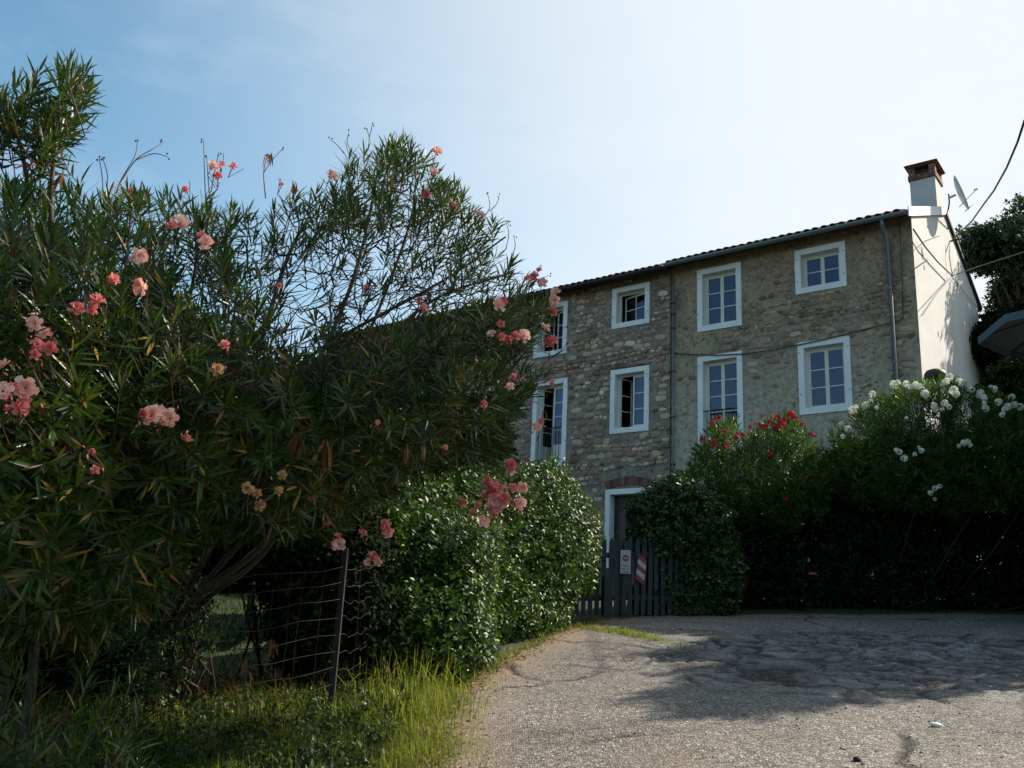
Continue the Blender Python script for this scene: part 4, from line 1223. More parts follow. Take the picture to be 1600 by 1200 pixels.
# tall plume
Pp, Op, Xp, Yp, up_, _h = inflate(plume_poly, lambda x, y: 5.1 + 0 * x, .38, 62, 60, .8, 2)
Gp = unit(Op * .5 + np.array([.05, 0, 1.1]) + rngO.normal(0, .25, Pp.shape))
packP = oleander_shoots(Pp, Gp, rngO, (5, 9), (.11, .18), .028)
nP = len(packP[0]); order = rngO.permutation(nP)[:280]; mask = np.ones(nP, bool); mask[order] = False
place_leaves(ole2, packP, order, LM_)
foliage(ole2, 'foliage', 'long', tuple(a[mask] for a in packP), M_OLE, kind='stuff')
limbsP = []
for pts, r0 in (([tall_root, A(70, 800, 5.7), A(85, 500, 5.2), A(80, 300, 5.1), A(100, 140, 5.1)], .03), ([tall_root + np.array([-.1, 0, 0]), A(10, 700, 5.6), A(45, 400, 5.2), A(35, 240, 5.1), A(0, 160, 5.1)], .022)):
    W = spline(pts, 7); limbsP.append((W, list(np.linspace(r0, .007, len(W)))))
    link_mesh('stem', tubes_mesh('stem', [(local(W, ole2), limbsP[-1][1])], 7), M_STEM, ole2)
paths = twig_tree(None, limbsP, Pp, Gp, rngO)
link_mesh('twigs', tubes_mesh('twigs', [(local(np.array(p), ole2), r) for p, r in paths], 4), M_TWIG, ole2, kind='stuff')

# flowers of the pink oleander (pixel, radius in px, 0 pale 1 coral 2 faded)
FL = [(281, 349, 15, 0), (268, 356, 9, 1), (321, 381, 14, 0), (314, 372, 9, 1), (217, 400, 14, 0), (222, 449, 15, 0), (176, 440, 10, 1), (120, 485, 12, 1), (153, 473, 12, 1), (147, 482, 9, 1), (55, 506, 12, 0), (68, 522, 12, 0), (58, 538, 9, 1), (78, 545, 11, 1), (55, 555, 8, 1), (6, 572, 11, 0), (5, 612, 15, 0), (40, 606, 17, 0), (20, 612, 11, 1), (30, 637, 13, 1), (45, 630, 8, 1), (15, 640, 7, 1),
      (236, 650, 15, 0), (246, 645, 15, 0), (266, 654, 15, 0), (252, 660, 11, 0), (228, 645, 9, 1), (291, 690, 9, 1), (145, 707, 6, 1), (148, 735, 7, 1), (351, 541, 9, 1), (338, 578, 11, 2), (120, 131, 10, 1), (58, 258, 9, 1), (42, 262, 6, 1), (203, 299, 5, 1), (292, 298, 7, 1), (332, 260, 10, 0), (363, 262, 7, 1), (340, 276, 8, 1), (345, 258, 6, 1), (518, 276, 12, 0), (440, 290, 5, 1), (459, 298, 7, 1), (682, 237, 10, 0), (678, 270, 10, 0), (668, 306, 9, 1), (749, 336, 10, 0), (710, 318, 5, 1),
      (437, 447, 5, 1), (574, 450, 6, 1), (662, 485, 9, 1), (655, 470, 6, 1), (778, 478, 12, 0), (786, 472, 9, 1), (768, 523, 9, 0), (782, 527, 8, 1), (795, 531, 8, 1), (806, 527, 9, 1), (818, 525, 12, 0), (783, 505, 7, 1), (850, 513, 11, 0), (858, 538, 9, 1), (864, 532, 8, 1), (855, 530, 7, 1), (861, 487, 8, 1), (868, 458, 10, 0), (866, 470, 10, 0), (848, 443, 10, 0), (835, 432, 8, 1), (842, 424, 6, 1), (863, 489, 8, 1), (826, 436, 7, 1),
      (797, 605, 8, 0), (801, 587, 6, 1), (838, 667, 9, 0), (845, 660, 6, 1), (797, 728, 11, 1), (796, 735, 9, 0), (778, 770, 15, 1), (768, 762, 10, 1), (762, 755, 9, 1), (772, 782, 14, 0), (785, 778, 11, 1), (760, 775, 9, 1), (766, 795, 9, 1), (780, 795, 11, 0), (788, 785, 9, 0), (755, 815, 11, 0), (773, 806, 7, 1), (800, 762, 8, 1), (816, 762, 10, 0), (812, 786, 11, 0), (804, 787, 8, 1), (745, 790, 7, 1), (740, 800, 6, 1), (720, 787, 8, 1),
      (601, 818, 7, 1), (607, 834, 10, 0), (604, 826, 8, 1), (568, 834, 6, 1), (529, 850, 11, 0), (527, 840, 7, 1), (582, 870, 8, 1), (592, 878, 8, 0), (575, 878, 7, 0), (388, 762, 10, 2), (433, 769, 8, 2), (403, 772, 8, 2), (440, 744, 8, 2), (405, 790, 9, 2), (515, 818, 6, 1), (695, 700, 5, 1), (590, 660, 5, 1), (755, 632, 7, 1), (860, 600, 6, 1), (892, 583, 4, 1)]
fx = np.array([f[0] for f in FL], float); fy = np.array([f[1] for f in FL], float)
e_, _, _ = edge_dist(fx, fy, main_poly); insd = in_poly(fx, fy, main_poly)
q_ = np.clip(np.where(insd, e_, 0) / 110, 0, 1); hf = 1.25 * np.sqrt(1 - (1 - q_) ** 2)
DF = DcO(fx, fy) - hf * .98 - .12
stalk = []
for i, (x, y, r, t) in enumerate(FL):
    D = DF[i] if y > 200 else 5.0
    if y > 790 and x > 480: D = 6.0
    if 730 < x and 740 < y < 830: D = 6.3
    P = A(x, y, D); s = r / F * D * 1.08
    me = (FP, FK, FF)[t][random.randrange(len((FP, FK, FF)[t]))]
    nrm = unit(np.array([random.gauss(.1, .4), -1 + random.gauss(0, .3), random.gauss(.3, .45)]))
    par = ole2 if (y < 290 and x < 150) else ole
    put_flower(par, me, P, nrm, s)
    back = P + np.array([random.gauss(-.02, .02), .05, -.05]) + rngO.normal(0, .01, 3); bb = P + np.array([random.gauss(-.02, .03), .12, -.06 + random.gauss(0, .04)])
    stalk.append(([P, back, bb], [.0028, .003, .004]))
    for _ in range(2 if t == 1 else (1 if random.random() < .5 else 0)):
        pb = P + rngO.normal(0, .035, 3) + np.array([0, -.01, .0])
        put_flower(par, BK, pb, unit(rngO.normal(0, .6, 3) + np.array([0, -.2, .9])), random.uniform(.014, .024), 'flower_bud')
        stalk.append(([pb, back, bb], [.002, .002, .003]))
link_mesh('flower_stalks', tubes_mesh('flower_stalks', [(local(np.array(p), ole), r) for p, r in stalk], 4), M_PEDI, ole, kind='stuff')
# bare dry flower stalks above the crown
dry = [[(178, 330), (185, 290), (210, 245), (215, 220)], [(185, 290), (212, 250), (235, 235), (256, 222)], [(212, 250), (240, 240), (262, 245)], [(162, 320), (160, 280), (155, 246)], [(166, 310), (168, 275), (160, 245)], [(322, 330), (320, 280), (318, 220)], [(330, 330), (326, 290), (323, 245)],
       [(330, 300), (335, 270), (342, 238)], [(538, 240), (525, 225), (515, 218)], [(575, 235), (577, 215), (572, 200)], [(577, 215), (580, 203), (582, 193)], [(560, 250), (543, 225), (545, 207)], [(415, 310), (412, 270), (418, 240)], [(412, 270), (425, 250), (442, 232)], [(750, 345), (765, 325), (762, 302)], [(765, 330), (775, 320), (780, 308)], [(790, 390), (795, 365), (790, 345)],
       [(735, 320), (715, 300), (700, 290)], [(690, 345), (705, 320), (712, 300)], [(800, 400), (805, 385), (803, 370)], [(770, 355), (790, 345), (795, 352)], [(830, 455), (835, 440), (858, 430)], [(860, 560), (880, 548), (890, 545)], [(862, 558), (880, 545), (886, 535)], [(850, 500), (868, 520), (884, 510)], [(800, 590), (850, 585), (895, 582)]]
dp_ = []; kn = MB()
for pl in dry:
    W = spline([A(x, y, float(DcO(x, y)) - .1 * (k == 2)) for k, (x, y) in enumerate(pl)], 4)
    dp_.append((local(W, ole), list(np.linspace(.0045, .002, len(W)))))
    for t in range(2):
        e = W[-1] + rngO.normal(0, .012, 3); kn.lathe([(0, -.008), (.006, -.003), (.006, .004), (0, .009)], 5, tuple(local(e, ole)))
link_mesh('dry_stalks', tubes_mesh('dry_stalks', dp_, 4), M_TWIG, ole, kind='stuff')
kn.build('seed_heads', M_TWIG, ole, kind='stuff')
# hanging bunches of dead leaves
LD = single_leaf_meshes(M_DEAD)
def dead_bunch(x, y, D, n, L, spread=.24):
    P = np.repeat(A(x, y, D)[None], n, 0) + rngO.normal(0, .012, (n, 3))
    Dd = unit(np.array([0, 0, -1.]) + rngO.normal(0, spread, (n, 3))); N = unit(rngO.normal(size=(n, 3)) + np.array([0, -1, 0]))
    return P, Dd, N, rngO.uniform(L * .7, L * 1.15, n), np.full(n, .02) * rngO.uniform(.6, 1.5, n), rngO.uniform(-.3, .35, n)
bun = [(468, 675, 5.3, 16, .17), (510, 690, 5.4, 16, .18), (500, 740, 5.5, 10, .2), (523, 765, 5.6, 10, .16), (385, 700, 5.4, 6, .12), (30, 370, 4.4, 16, .2), (12, 440, 4.4, 16, .22), (25, 520, 4.4, 10, .2), (75, 655, 4.6, 12, .2), (100, 680, 4.6, 8, .2), (45, 690, 4.6, 8, .2), (425, 1000, 6.8, 11, .13), (382, 1030, 6.7, 8, .11), (265, 785, 5.3, 5, .12), (420, 240, 5.9, 9, .1), (635, 700, 5.6, 12, .1), (660, 695, 5.6, 10, .1), (95, 265, 4.95, 5, .14), (178, 285, 5.3, 3, .13), (580, 408, 5.4, 2, .14), (700, 640, 6.2, 8, .12), (850, 640, 6.9, 4, .1)]
for b in bun:
    pk = dead_bunch(*b); place_leaves(ole, pk, range(len(pk[0])), LD, 'dead_leaf')
# low young shoots, front left
lowr = gp(60, 1150)
lowo = thing('young_oleander', 'low young oleander shoots in the dark bottom left corner', 'shrub', tuple(lowr))
lp = [(-140, 900), (40, 880), (110, 930), (180, 1010), (240, 1090), (260, 1170), (240, 1230), (-140, 1300)]
Pq, Oq, Xq, Yq, _, _ = inflate(lp, lambda x, y: 5.0 + .001 * x - (y - 900) * .001, .45, 85, 80, .8, 4)
Gq = unit(Oq * .6 + np.array([0, -.1, .9]) + rngO.normal(0, .3, Pq.shape))
packQ = oleander_shoots(Pq, Gq, rngO, (4, 7), (.10, .16), .03)
nQ = len(packQ[0]); order = rngO.permutation(nQ)[:250]; mask = np.ones(nQ, bool); mask[order] = False
place_leaves(lowo, packQ, order, LM_); foliage(lowo, 'foliage', 'long', tuple(a[mask] for a in packQ), M_OLE, kind='stuff')
tw = [(np.array([local(g_ - np.array([0, 0, 0]), lowo), local(p, lowo)]), [.006, .003]) for p, g_ in ((p, np.array([p[0] * .8 + lowr[0] * .2, p[1] + .1, float(gz(p[0], p[1]))])) for p in Pq[::2])]
link_mesh('stems', tubes_mesh('stems', tw, 4), M_TWIG, lowo, kind='stuff')

# ------------------------------------------------------------ glossy hedge in the middle
def shrub(name, label, cat, base_px, polys, mat, n, per, L, wf, seed, Rr=70, spread=.7, slen=.16, kind='ovate', twigs=True, group=None, root=None):
    b = root if root is not None else gp(*base_px)
    th = thing(name, label, cat, tuple(b), 0, group)
    rg = np.random.default_rng(seed); packs = []; allP = []
    for (poly, Dc, T, frac) in polys:
        P, O, X, Y, u_, h_ = inflate(poly, Dc, T, int(n * frac), Rr, .55, seed)
        # lumpy surface
        lum = (fbm(X * .02 + seed, Y * .02, 4) - .5); lum = lum + .35 * (fbm(X * .09 + seed, Y * .09, 14) - .5); P = P + O * (lum * .5 - .04)[:, None]
        ok = P[:, 2] > gz(P[:, 0], P[:, 1]) + .02
        P, O = P[ok], O[ok]; allP.append(P)
        packs.append(sprigs(P, O, rg, per, L, wf, spread, slen))
    pk = cat_(*packs)
    foliage(th, 'foliage', kind, pk, mat, kind='stuff')
    if twigs:
        P = np.concatenate(allP); idx = rg.permutation(len(P))[:36]
        base = np.array(b); pth = []
        for i in idx:
            q = P[i]; f_ = np.array([base[0] * .3 + q[0] * .7 + rg.normal(0, .1), base[1] * .3 + q[1] * .7 + .3, 0.]); f_[2] = float(gz(f_[0], f_[1]))
            m = (q + f_) / 2 + rg.normal(0, .1, 3); pth.append((local(np.array([f_, m, q]), th), [.014, .009, .004]))
        link_mesh('stems', tubes_mesh('stems', pth, 4), M_TWIG, th, kind='stuff')
    return th
shrub('evergreen_hedge', 'glossy small-leaved hedge clump behind the bright grass at the roadside', 'hedge', (660, 1065),
      [([(535, 870), (570, 835), (640, 800), (720, 800), (765, 850), (778, 920), (768, 1000), (748, 1052), (705, 1078), (650, 1066), (590, 1045), (555, 990)], lambda x, y: 9.9 + 0 * x - (y - 850) * .0022, .85, 1)], M_JAS, 6200, 8, (.048, .082), .48, 21)
shrub('evergreen_hedge', 'rounded glossy hedge clump between the pink flowers and the picket gate', 'hedge', (850, 1000),
      [([(560, 760), (640, 745), (720, 735), (800, 728), (868, 738), (915, 772), (938, 825), (940, 870), (922, 905), (900, 925), (868, 985), (800, 1022), (745, 1030), (700, 960), (600, 900)], lambda x, y: 10.9 + (x - 700) * .0125, .85, 1)], M_JAS, 8200, 8, (.05, .085), .48, 22)
shrub('ivy_clump', 'sparse small-leaved creeper beneath the leaning oleander stems behind the wire fence', 'creeper', (260, 1070),
      [([(190, 890), (290, 880), (330, 960), (300, 1060), (240, 1100), (170, 1060)], lambda x, y: 7.6 + 0 * x, .4, 1)], M_CLIMB, 420, 6, (.035, .055), .6, 23)
shrub('climber', 'small-leaved climber hanging over the picket gate beside the no-entry sign', 'climber', (1080, 962),
      [([(985, 822), (976, 802), (992, 786), (1022, 768), (1060, 752), (1110, 765), (1150, 800), (1155, 900), (1140, 972), (1080, 975), (1015, 968), (996, 930), (1006, 868), (968, 852)], lambda x, y: 15.1 + 0 * x, .55, 1)], M_CLIMB, 6500, 8, (.05, .08), .55, 24, 45)
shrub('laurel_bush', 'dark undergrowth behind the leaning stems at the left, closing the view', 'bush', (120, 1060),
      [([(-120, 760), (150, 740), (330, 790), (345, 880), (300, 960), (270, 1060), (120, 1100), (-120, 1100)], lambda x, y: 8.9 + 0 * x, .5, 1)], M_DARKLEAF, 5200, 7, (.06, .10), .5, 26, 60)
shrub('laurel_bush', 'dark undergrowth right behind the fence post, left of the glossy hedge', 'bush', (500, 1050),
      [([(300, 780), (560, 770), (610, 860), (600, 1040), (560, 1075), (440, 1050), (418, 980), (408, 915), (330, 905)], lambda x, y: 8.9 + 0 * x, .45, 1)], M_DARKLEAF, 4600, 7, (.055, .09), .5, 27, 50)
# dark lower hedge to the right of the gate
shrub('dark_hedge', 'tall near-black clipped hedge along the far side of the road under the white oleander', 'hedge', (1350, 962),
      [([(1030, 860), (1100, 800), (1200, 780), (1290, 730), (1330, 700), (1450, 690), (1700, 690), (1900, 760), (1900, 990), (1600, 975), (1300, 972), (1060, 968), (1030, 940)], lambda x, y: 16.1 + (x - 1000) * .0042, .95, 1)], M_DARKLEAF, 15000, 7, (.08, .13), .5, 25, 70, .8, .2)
# hedge that carries on out of frame along the right side of the road (casts the shade on the road)
def box_shrub(name, label, cat, pts, width, height, mat, n, seed, per=7, L=(.09, .15)):
    rg = np.random.default_rng(seed); pts = [np.array(p, float) for p in pts]
    seg = rg.integers(0, len(pts) - 1, n); t = rg.random(n)
    A_ = np.array(pts)[seg]; B_ = np.array(pts)[seg + 1]; c = A_ + (B_ - A_) * t[:, None]
    d = unit(np.concatenate([B_ - A_, np.zeros((n, 1))], 1)); side = np.stack([d[:, 1], -d[:, 0], np.zeros(n)], -1)
    o = rg.uniform(-1, 1, n); o = np.sign(o) * np.abs(o) ** .5; h = 1 - (1 - rg.random(n)) ** 1.3
    hh = height * (.72 + .5 * fbm(c[:, 0] * 1.3 + seed, c[:, 1] * 1.3, 5)); wtop = np.sqrt(np.clip(1 - (h * .97) ** 5, .05, 1))
    P = np.stack([c[:, 0], c[:, 1], np.zeros(n)], -1) + side * (o * width / 2 * wtop)[:, None]
    P[:, 2] = gz(P[:, 0], P[:, 1]) + h * hh
    O = unit(side * o[:, None] + np.array([0, 0, 1.]) * (h ** 3)[:, None] * 1.5)
    th = thing(name, label, cat, (pts[0][0], pts[0][1], float(gz(*pts[0]))))
    foliage(th, 'foliage', 'ovate', sprigs(P, O, rg, per, L, .5, .7, .2), mat, kind='stuff')
    return th
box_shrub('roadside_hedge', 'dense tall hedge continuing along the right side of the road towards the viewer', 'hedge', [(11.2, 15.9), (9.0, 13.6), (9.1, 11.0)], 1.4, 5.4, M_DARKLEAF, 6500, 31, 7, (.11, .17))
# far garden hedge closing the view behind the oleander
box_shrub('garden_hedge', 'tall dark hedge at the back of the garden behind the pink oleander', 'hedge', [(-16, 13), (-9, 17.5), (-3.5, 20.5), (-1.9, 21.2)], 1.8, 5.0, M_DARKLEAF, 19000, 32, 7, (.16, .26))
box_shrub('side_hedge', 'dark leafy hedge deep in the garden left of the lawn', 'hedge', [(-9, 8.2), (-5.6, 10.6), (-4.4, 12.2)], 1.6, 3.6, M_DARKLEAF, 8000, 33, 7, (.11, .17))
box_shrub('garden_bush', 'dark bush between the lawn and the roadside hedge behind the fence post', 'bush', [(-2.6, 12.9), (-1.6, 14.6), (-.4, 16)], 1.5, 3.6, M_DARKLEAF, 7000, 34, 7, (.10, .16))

# ------------------------------------------------------------ red and white oleanders across the road
def far_oleander(label, polyD, n, seed, base_px, flowers, fmat, fs):
    poly, Dc, T = polyD; rg = np.random.default_rng(seed)
    b = gp(*base_px); th = thing('oleander_shrub', label, 'shrub', tuple(b))
    b = b + np.array([.1, 1.2, 0])
    P, O, X, Y, u_, h_ = inflate(poly, Dc, T, n, 60, .6, seed)
    G = unit(O * .6 + np.array([0, 0, .8]) + rg.normal(0, .35, P.shape))
    pk = oleander_shoots(P, G, rg, (4, 7), (.12, .2), .035, .14)
    foliage(th, 'foliage', 'long4', pk, M_OLE_FAR, kind='stuff')
    idx = rg.permutation(len(P))[:14]; pth = []
    for i in idx:
        f_ = np.array([b[0] * .5 + P[i][0] * .5, b[1] * .4 + P[i][1] * .6 + 1.1, 0]); f_[2] = float(gz(f_[0], f_[1]))
        pth.append((local(np.array([f_, (f_ + P[i]) / 2 + rg.normal(0, .08, 3), P[i]]), th), [.02, .012, .005]))
    link_mesh('stems', tubes_mesh('stems', pth, 4), M_TWIG, th, kind='stuff')
    meshes = []
    for s in range(3):    # a cluster of single flowers
        V = []; Fc = []; b0 = 0
        for k in range(16):
            me = flower_mesh(fmat, seed=seed + s * 20 + k, layers=1, cup=.6)
            co = np.zeros(len(me.vertices) * 3); me.vertices.foreach_get('co', co); co = co.reshape(-1, 3) * .42
            d = unit(rg.normal(size=3) + np.array([0, -.3, .5])); q = Vector(d).to_track_quat('Z', 'Y').to_matrix()
            co = co @ np.array(q).T + d * .55
            V += [tuple(c) for c in co]; Fc += [tuple(b0 + i for i in p.vertices) for p in me.polygons]; b0 += len(co)
            bpy.data.meshes.remove(me)
        me = bpy.data.meshes.new('flower_cluster'); me.from_pydata(V, [], Fc); me.materials.append(fmat); me.update(); meshes.append(me)
    for (x, y, r) in flowers:
        e, _, _ = edge_dist(np.array([x], float), np.array([y], float), poly)
        q = min(1, (e[0] if in_poly(np.array([x]), np.array([y]), poly)[0] else 0) / 60); D = float(Dc(np.float64(x), y)) - T * math.sqrt(1 - (1 - q) ** 2) * 1.02 - .05
        o = put_flower(th, meshes[random.randrange(3)], A(x, y, D), (random.gauss(0, .3), -.3, 1), r * .86 / F * D, 'flower_cluster')
    return th
far_oleander('red-flowering oleander below the plastered facade', ([(1092, 690), (1110, 660), (1150, 650), (1160, 690), (1200, 655), (1235, 645), (1255, 665), (1280, 690), (1300, 720), (1320, 690), (1330, 720), (1290, 790), (1240, 830), (1150, 830), (1080, 790), (1060, 750), (1080, 720)], lambda x, y: 16.2 + 0 * x, .8), 1250, 41, (1190, 962),
    [(1215, 652, 8), (1204, 660, 7), (1222, 663, 9), (1212, 668, 7), (1236, 648, 10), (1242, 655, 8), (1195, 667, 8), (1187, 664, 6), (1226, 655, 6), (1192, 650, 4), (1254, 665, 8), (1268, 679, 6), (1274, 682, 4), (1150, 684, 7), (1152, 678, 5), (1161, 680, 7), (1118, 657, 9), (1124, 652, 6), (1114, 663, 6), (1097, 687, 6), (1116, 692, 8), (1114, 700, 6), (1136, 695, 7), (1132, 675, 6), (1172, 667, 5), (1204, 709, 6), (1228, 780, 5), (1180, 662, 4), (1259, 747, 4)], M_RED, 1)
far_oleander('white-flowering oleander in front of the gable', ([(1296, 665), (1320, 668), (1340, 640), (1380, 605), (1420, 600), (1480, 585), (1520, 605), (1570, 615), (1600, 635), (1690, 640), (1760, 700), (1760, 790), (1600, 800), (1450, 800), (1330, 780), (1285, 745), (1300, 710)], lambda x, y: 16.3 + (x - 1300) * .003, .95), 2100, 42, (1440, 962),
    [(1315, 665, 9), (1325, 670, 8), (1317, 682, 6), (1331, 641, 9), (1337, 636, 6), (1353, 634, 9), (1360, 628, 7), (1363, 616, 8), (1370, 637, 5), (1397, 601, 10), (1403, 599, 8), (1416, 600, 8), (1424, 604, 6), (1431, 602, 9), (1437, 604, 7), (1445, 615, 9), (1449, 617, 6), (1484, 589, 9), (1478, 596, 8), (1474, 600, 6), (1500, 598, 10), (1508, 602, 9), (1518, 609, 7), (1490, 610, 10), (1494, 616, 8), (1532, 614, 8), (1537, 622, 8), (1530, 618, 7), (1540, 638, 8), (1538, 630, 5), (1553, 608, 8), (1548, 605, 5), (1560, 628, 8), (1581, 621, 8), (1575, 635, 8), (1585, 632, 7), (1594, 636, 8), (1570, 640, 7), (1566, 648, 6), (1459, 634, 8), (1462, 640, 6), (1476, 630, 8), (1483, 636, 6), (1472, 640, 5), (1405, 706, 7), (1400, 703, 5), (1413, 716, 8), (1440, 704, 6), (1429, 710, 5), (1436, 699, 4), (1506, 692, 7), (1512, 690, 6), (1498, 697, 5), (1516, 696, 5), (1461, 763, 6), (1468, 760, 5), (1454, 770, 6), (1461, 780, 4), (1416, 653, 4)], M_WHITE, 1)

# ------------------------------------------------------------ trees
def tree(label, crown_px, D, rpx, trunk_px, n, seed, mat=M_TREE, L=(.07, .12), grp=None):
    rg = np.random.default_rng(seed); c = A(*crown_px, D); b = np.array([c[0], c[1], float(gz(c[0], c[1]))])
    th = thing('broadleaf_tree', label, 'tree', tuple(b), 0, grp)
    r = rpx / F * D; H = c[2] - b[2]
    limbs = []
    tr = spline([b, b + np.array([.1, .1, H * .35]), b + np.array([-.05, .1, H * .7]), c + np.array([0, 0, r * .5])], 5)
    link_mesh('trunk', tubes_mesh('trunk', [(local(tr, th), list(np.linspace(.16, .04, len(tr))))], 8), M_STEM, th)
    cl = []
    for k in range(26):
        d = unit(rg.normal(size=3) + np.array([0, 0, .25])); q = c + d * r * rg.uniform(.35, .85) * np.array([1, 1, .95]); cl.append(q)
        j = tr[min(len(tr) - 1, int(len(tr) * rg.uniform(.5, .95)))]
        link_mesh('branch', tubes_mesh('branch', [(local(np.array([j, (j + q) / 2 + rg.normal(0, .1, 3), q]), th), [.05, .03, .012])], 5), M_STEM, th)
    per = n // 26; Ps = []; Os = []
    for q in cl:
        s = r * rg.uniform(.16, .36); d = unit(rg.normal(size=(per, 3))); P = q + d * (s * rg.random(per) ** .5)[:, None] * np.array([1.1, 1.1, .75])
        Ps.append(P); Os.append(d)
    foliage(th, 'crown', 'ovate', sprigs(np.concatenate(Ps), np.concatenate(Os), rg, 7, L, .5, .8, .16), mat, kind='stuff')
    return th
tree('leafy dark green tree behind the white gable at the right', (1592, 408), 34, 116, None, 4000, 51, L=(.12, .2))
tree('lower dark tree under the first, behind the parasol', (1590, 540), 31, 95, None, 5200, 52, M_DARKLEAF, (.13, .2))
tree('dark shrubby tree low beside the rear corner of the gable', (1640, 650), 27, 110, None, 5200, 53, M_DARKLEAF, (.12, .18))

def shade_caster_tree():  # unseen tree, added and shaped to shade the verge and lower oleander
    c = np.array([12.0, 12.5, 14.0]); b = np.array([12.9, 12.7, float(gz(12.9, 12.7))]); rg = np.random.default_rng(61)
    th = thing('broadleaf_tree', 'unseen tall tree added behind the roadside hedge on the right so its crown shades the verge', 'tree', tuple(b))
    tr = spline([b, b + np.array([.1, -.1, 4]), c + np.array([.2, .1, -2.2]), c + np.array([0, 0, 1.2])], 5)
    link_mesh('trunk', tubes_mesh('trunk', [(local(tr, th), list(np.interp(np.arange(len(tr)) / len(tr), [0, .3, .4, 1], [.10, .04, .012, .010])))], 8), M_STEM, th)
    Ps = []; Os = []
    for k in range(30):
        d = unit(rg.normal(size=3)); q = c + d * np.array([1.2, 1.2, 1.6]) * rg.uniform(.4, 1.0) + (np.array([-.6, -2.3, 0]) + d * .0 if k % 2 else 0); j = tr[int(len(tr) * rg.uniform(.6, .95))]
        link_mesh('branch', tubes_mesh('branch', [(local(np.array([j, (j + q) / 2, q]), th), [.02, .015, .008])], 5), M_STEM, th)
        d = unit(rg.normal(size=(75, 3))); Ps.append(q + d * (.48 * rg.random(75) ** .5)[:, None]); Os.append(d)
    foliage(th, 'crown', 'ovate', sprigs(np.concatenate(Ps), np.concatenate(Os), rg, 7, (.10, .16), .5, .8, .16), M_TREE, kind='stuff')
shade_caster_tree()

# ------------------------------------------------------------ picket gate, sign, hazard board
gA = gp(862, 966); gB = gp(1112, 962)
gd = (gB - gA)[:2]; glen = float(np.hypot(*gd)); gang = math.atan2(gd[1], gd[0])
gate = thing('picket_gate', 'weathered grey picket gate in the gap between the hedges', 'gate', tuple(gA), gang)
npk = 24; slope = (gB[2] - gA[2]) / glen
def gh(x): return slope * x
pme = MB(); w = .034; pme.add([(-w, -.012, 0), (w, -.012, 0), (w, .012, 0), (-w, .012, 0), (-w, -.012, 1.12), (w, -.012, 1.12), (w, .012, 1.12), (-w, .012, 1.12), (0, -.012, 1.19), (0, .012, 1.19)],
                            [(0, 1, 5, 8, 4), (2, 3, 7, 9, 6), (1, 2, 6, 9, 8, 5), (3, 0, 4, 8, 9, 7), (0, 3, 2, 1)])
pm = pme.mesh('picket'); pm.materials.append(M_PICKET)
for i in range(npk):
    x = .06 + i * (glen - .12) / (npk - 1)
    o = bpy.data.objects.new('picket', pm); col.objects.link(o); o.parent = gate; o.location = (x, -.03, gh(x) + .03); o.rotation_euler = (0, R.normal(0, .012), 0); o.scale = (1, 1, R.uniform(.97, 1.03))
for z in (.25, .9):
    MB().add([(x, y, gh(x) + zz) for x in (0, glen) for y in (-.015, .03) for zz in (z, z + .08)], [(0, 1, 3, 2), (4, 6, 7, 5), (0, 4, 5, 1), (2, 3, 7, 6), (0, 2, 6, 4), (1, 5, 7, 3)]).build('rail', M_PICKET, gate)
def gx_of(px): # gate-local x of a pixel column near the gate
    P = A(px, 930, 15.2); return float(((P - gA)[:2] @ gd) / glen)
for px_, hh_, nm in ((957, 1.62, 'gate_post'), (1090, 1.5, 'gate_post')):
    x = gx_of(px_); MB().box(x - .045, x + .045, .035, .125, gh(x) - .1, gh(x) + hh_).build(nm, M_GUTTERD, gate, bevel=.005)
x = gx_of(931); MB().box(x - .05, x + .05, -.16, -.06, gh(x) - .1, gh(x) + .62).build('gate_post', M_PICKET, gate, bevel=.005)
x = gx_of(959); M_OR = plain('orange reflector', (.65, .25, .02), .4)
MB().box(x - .018, x + .018, -.062, -.048, gh(x) + .72, gh(x) + .92).build('reflector_strip', M_OR, gate)
# sign: white plate, no-entry disc, three lines of lettering
M_SIGN = plain('sign white', (.30, .33, .33), .5, var=.04); M_SRED = plain('sign red', (.16, .012, .02), .5, var=.05); M_SBLK = plain('sign lettering', (.05, .06, .065), .6)
def gate_pt(px, py, off=.06):
    """point on the gate plane (slightly in front) at a pixel"""
    nrm = np.array([-gd[1], gd[0], 0]) / glen; P0 = gA - nrm * off; d = ray(px, py); t = ((P0 - EYE) @ nrm) / (d @ nrm); return EYE + d * t
s0 = gate_pt(969, 896); s1 = gate_pt(985, 896); s2 = gate_pt(969, 859)
sw = float(np.linalg.norm(s1 - s0)); sh = float(s2[2] - s0[2])
sg = thing('sign', 'white notice with a red no-entry disc and two lines of text on the gate', 'sign', tuple(s0), gang)
MB().box(0, sw, -.006, .006, 0, sh).build('plate', M_SIGN, sg)
disc = MB(); n = 28; V = [(sw * .5, -.0075, sh * .655)] + [(sw * .5 + math.cos(2 * math.pi * k / n) * sw * .32, -.0075, sh * .655 + math.sin(2 * math.pi * k / n) * sw * .32) for k in range(n)]
V2 = [(v[0], -.0061, v[2]) for v in V]
disc.add(V + V2, [(0, 1 + k, 1 + (k + 1) % n) for k in range(n)] + [(1 + k, n + 2 + k, n + 2 + (k + 1) % n, 1 + (k + 1) % n) for k in range(n)])
disc.build('no_entry_disc', M_SRED, sg)
MB().box(sw * .30, sw * .70, -.0115, -.0085, sh * .655 - sw * .065, sh * .655 + sw * .065).build('disc_bar', M_SIGN, sg)
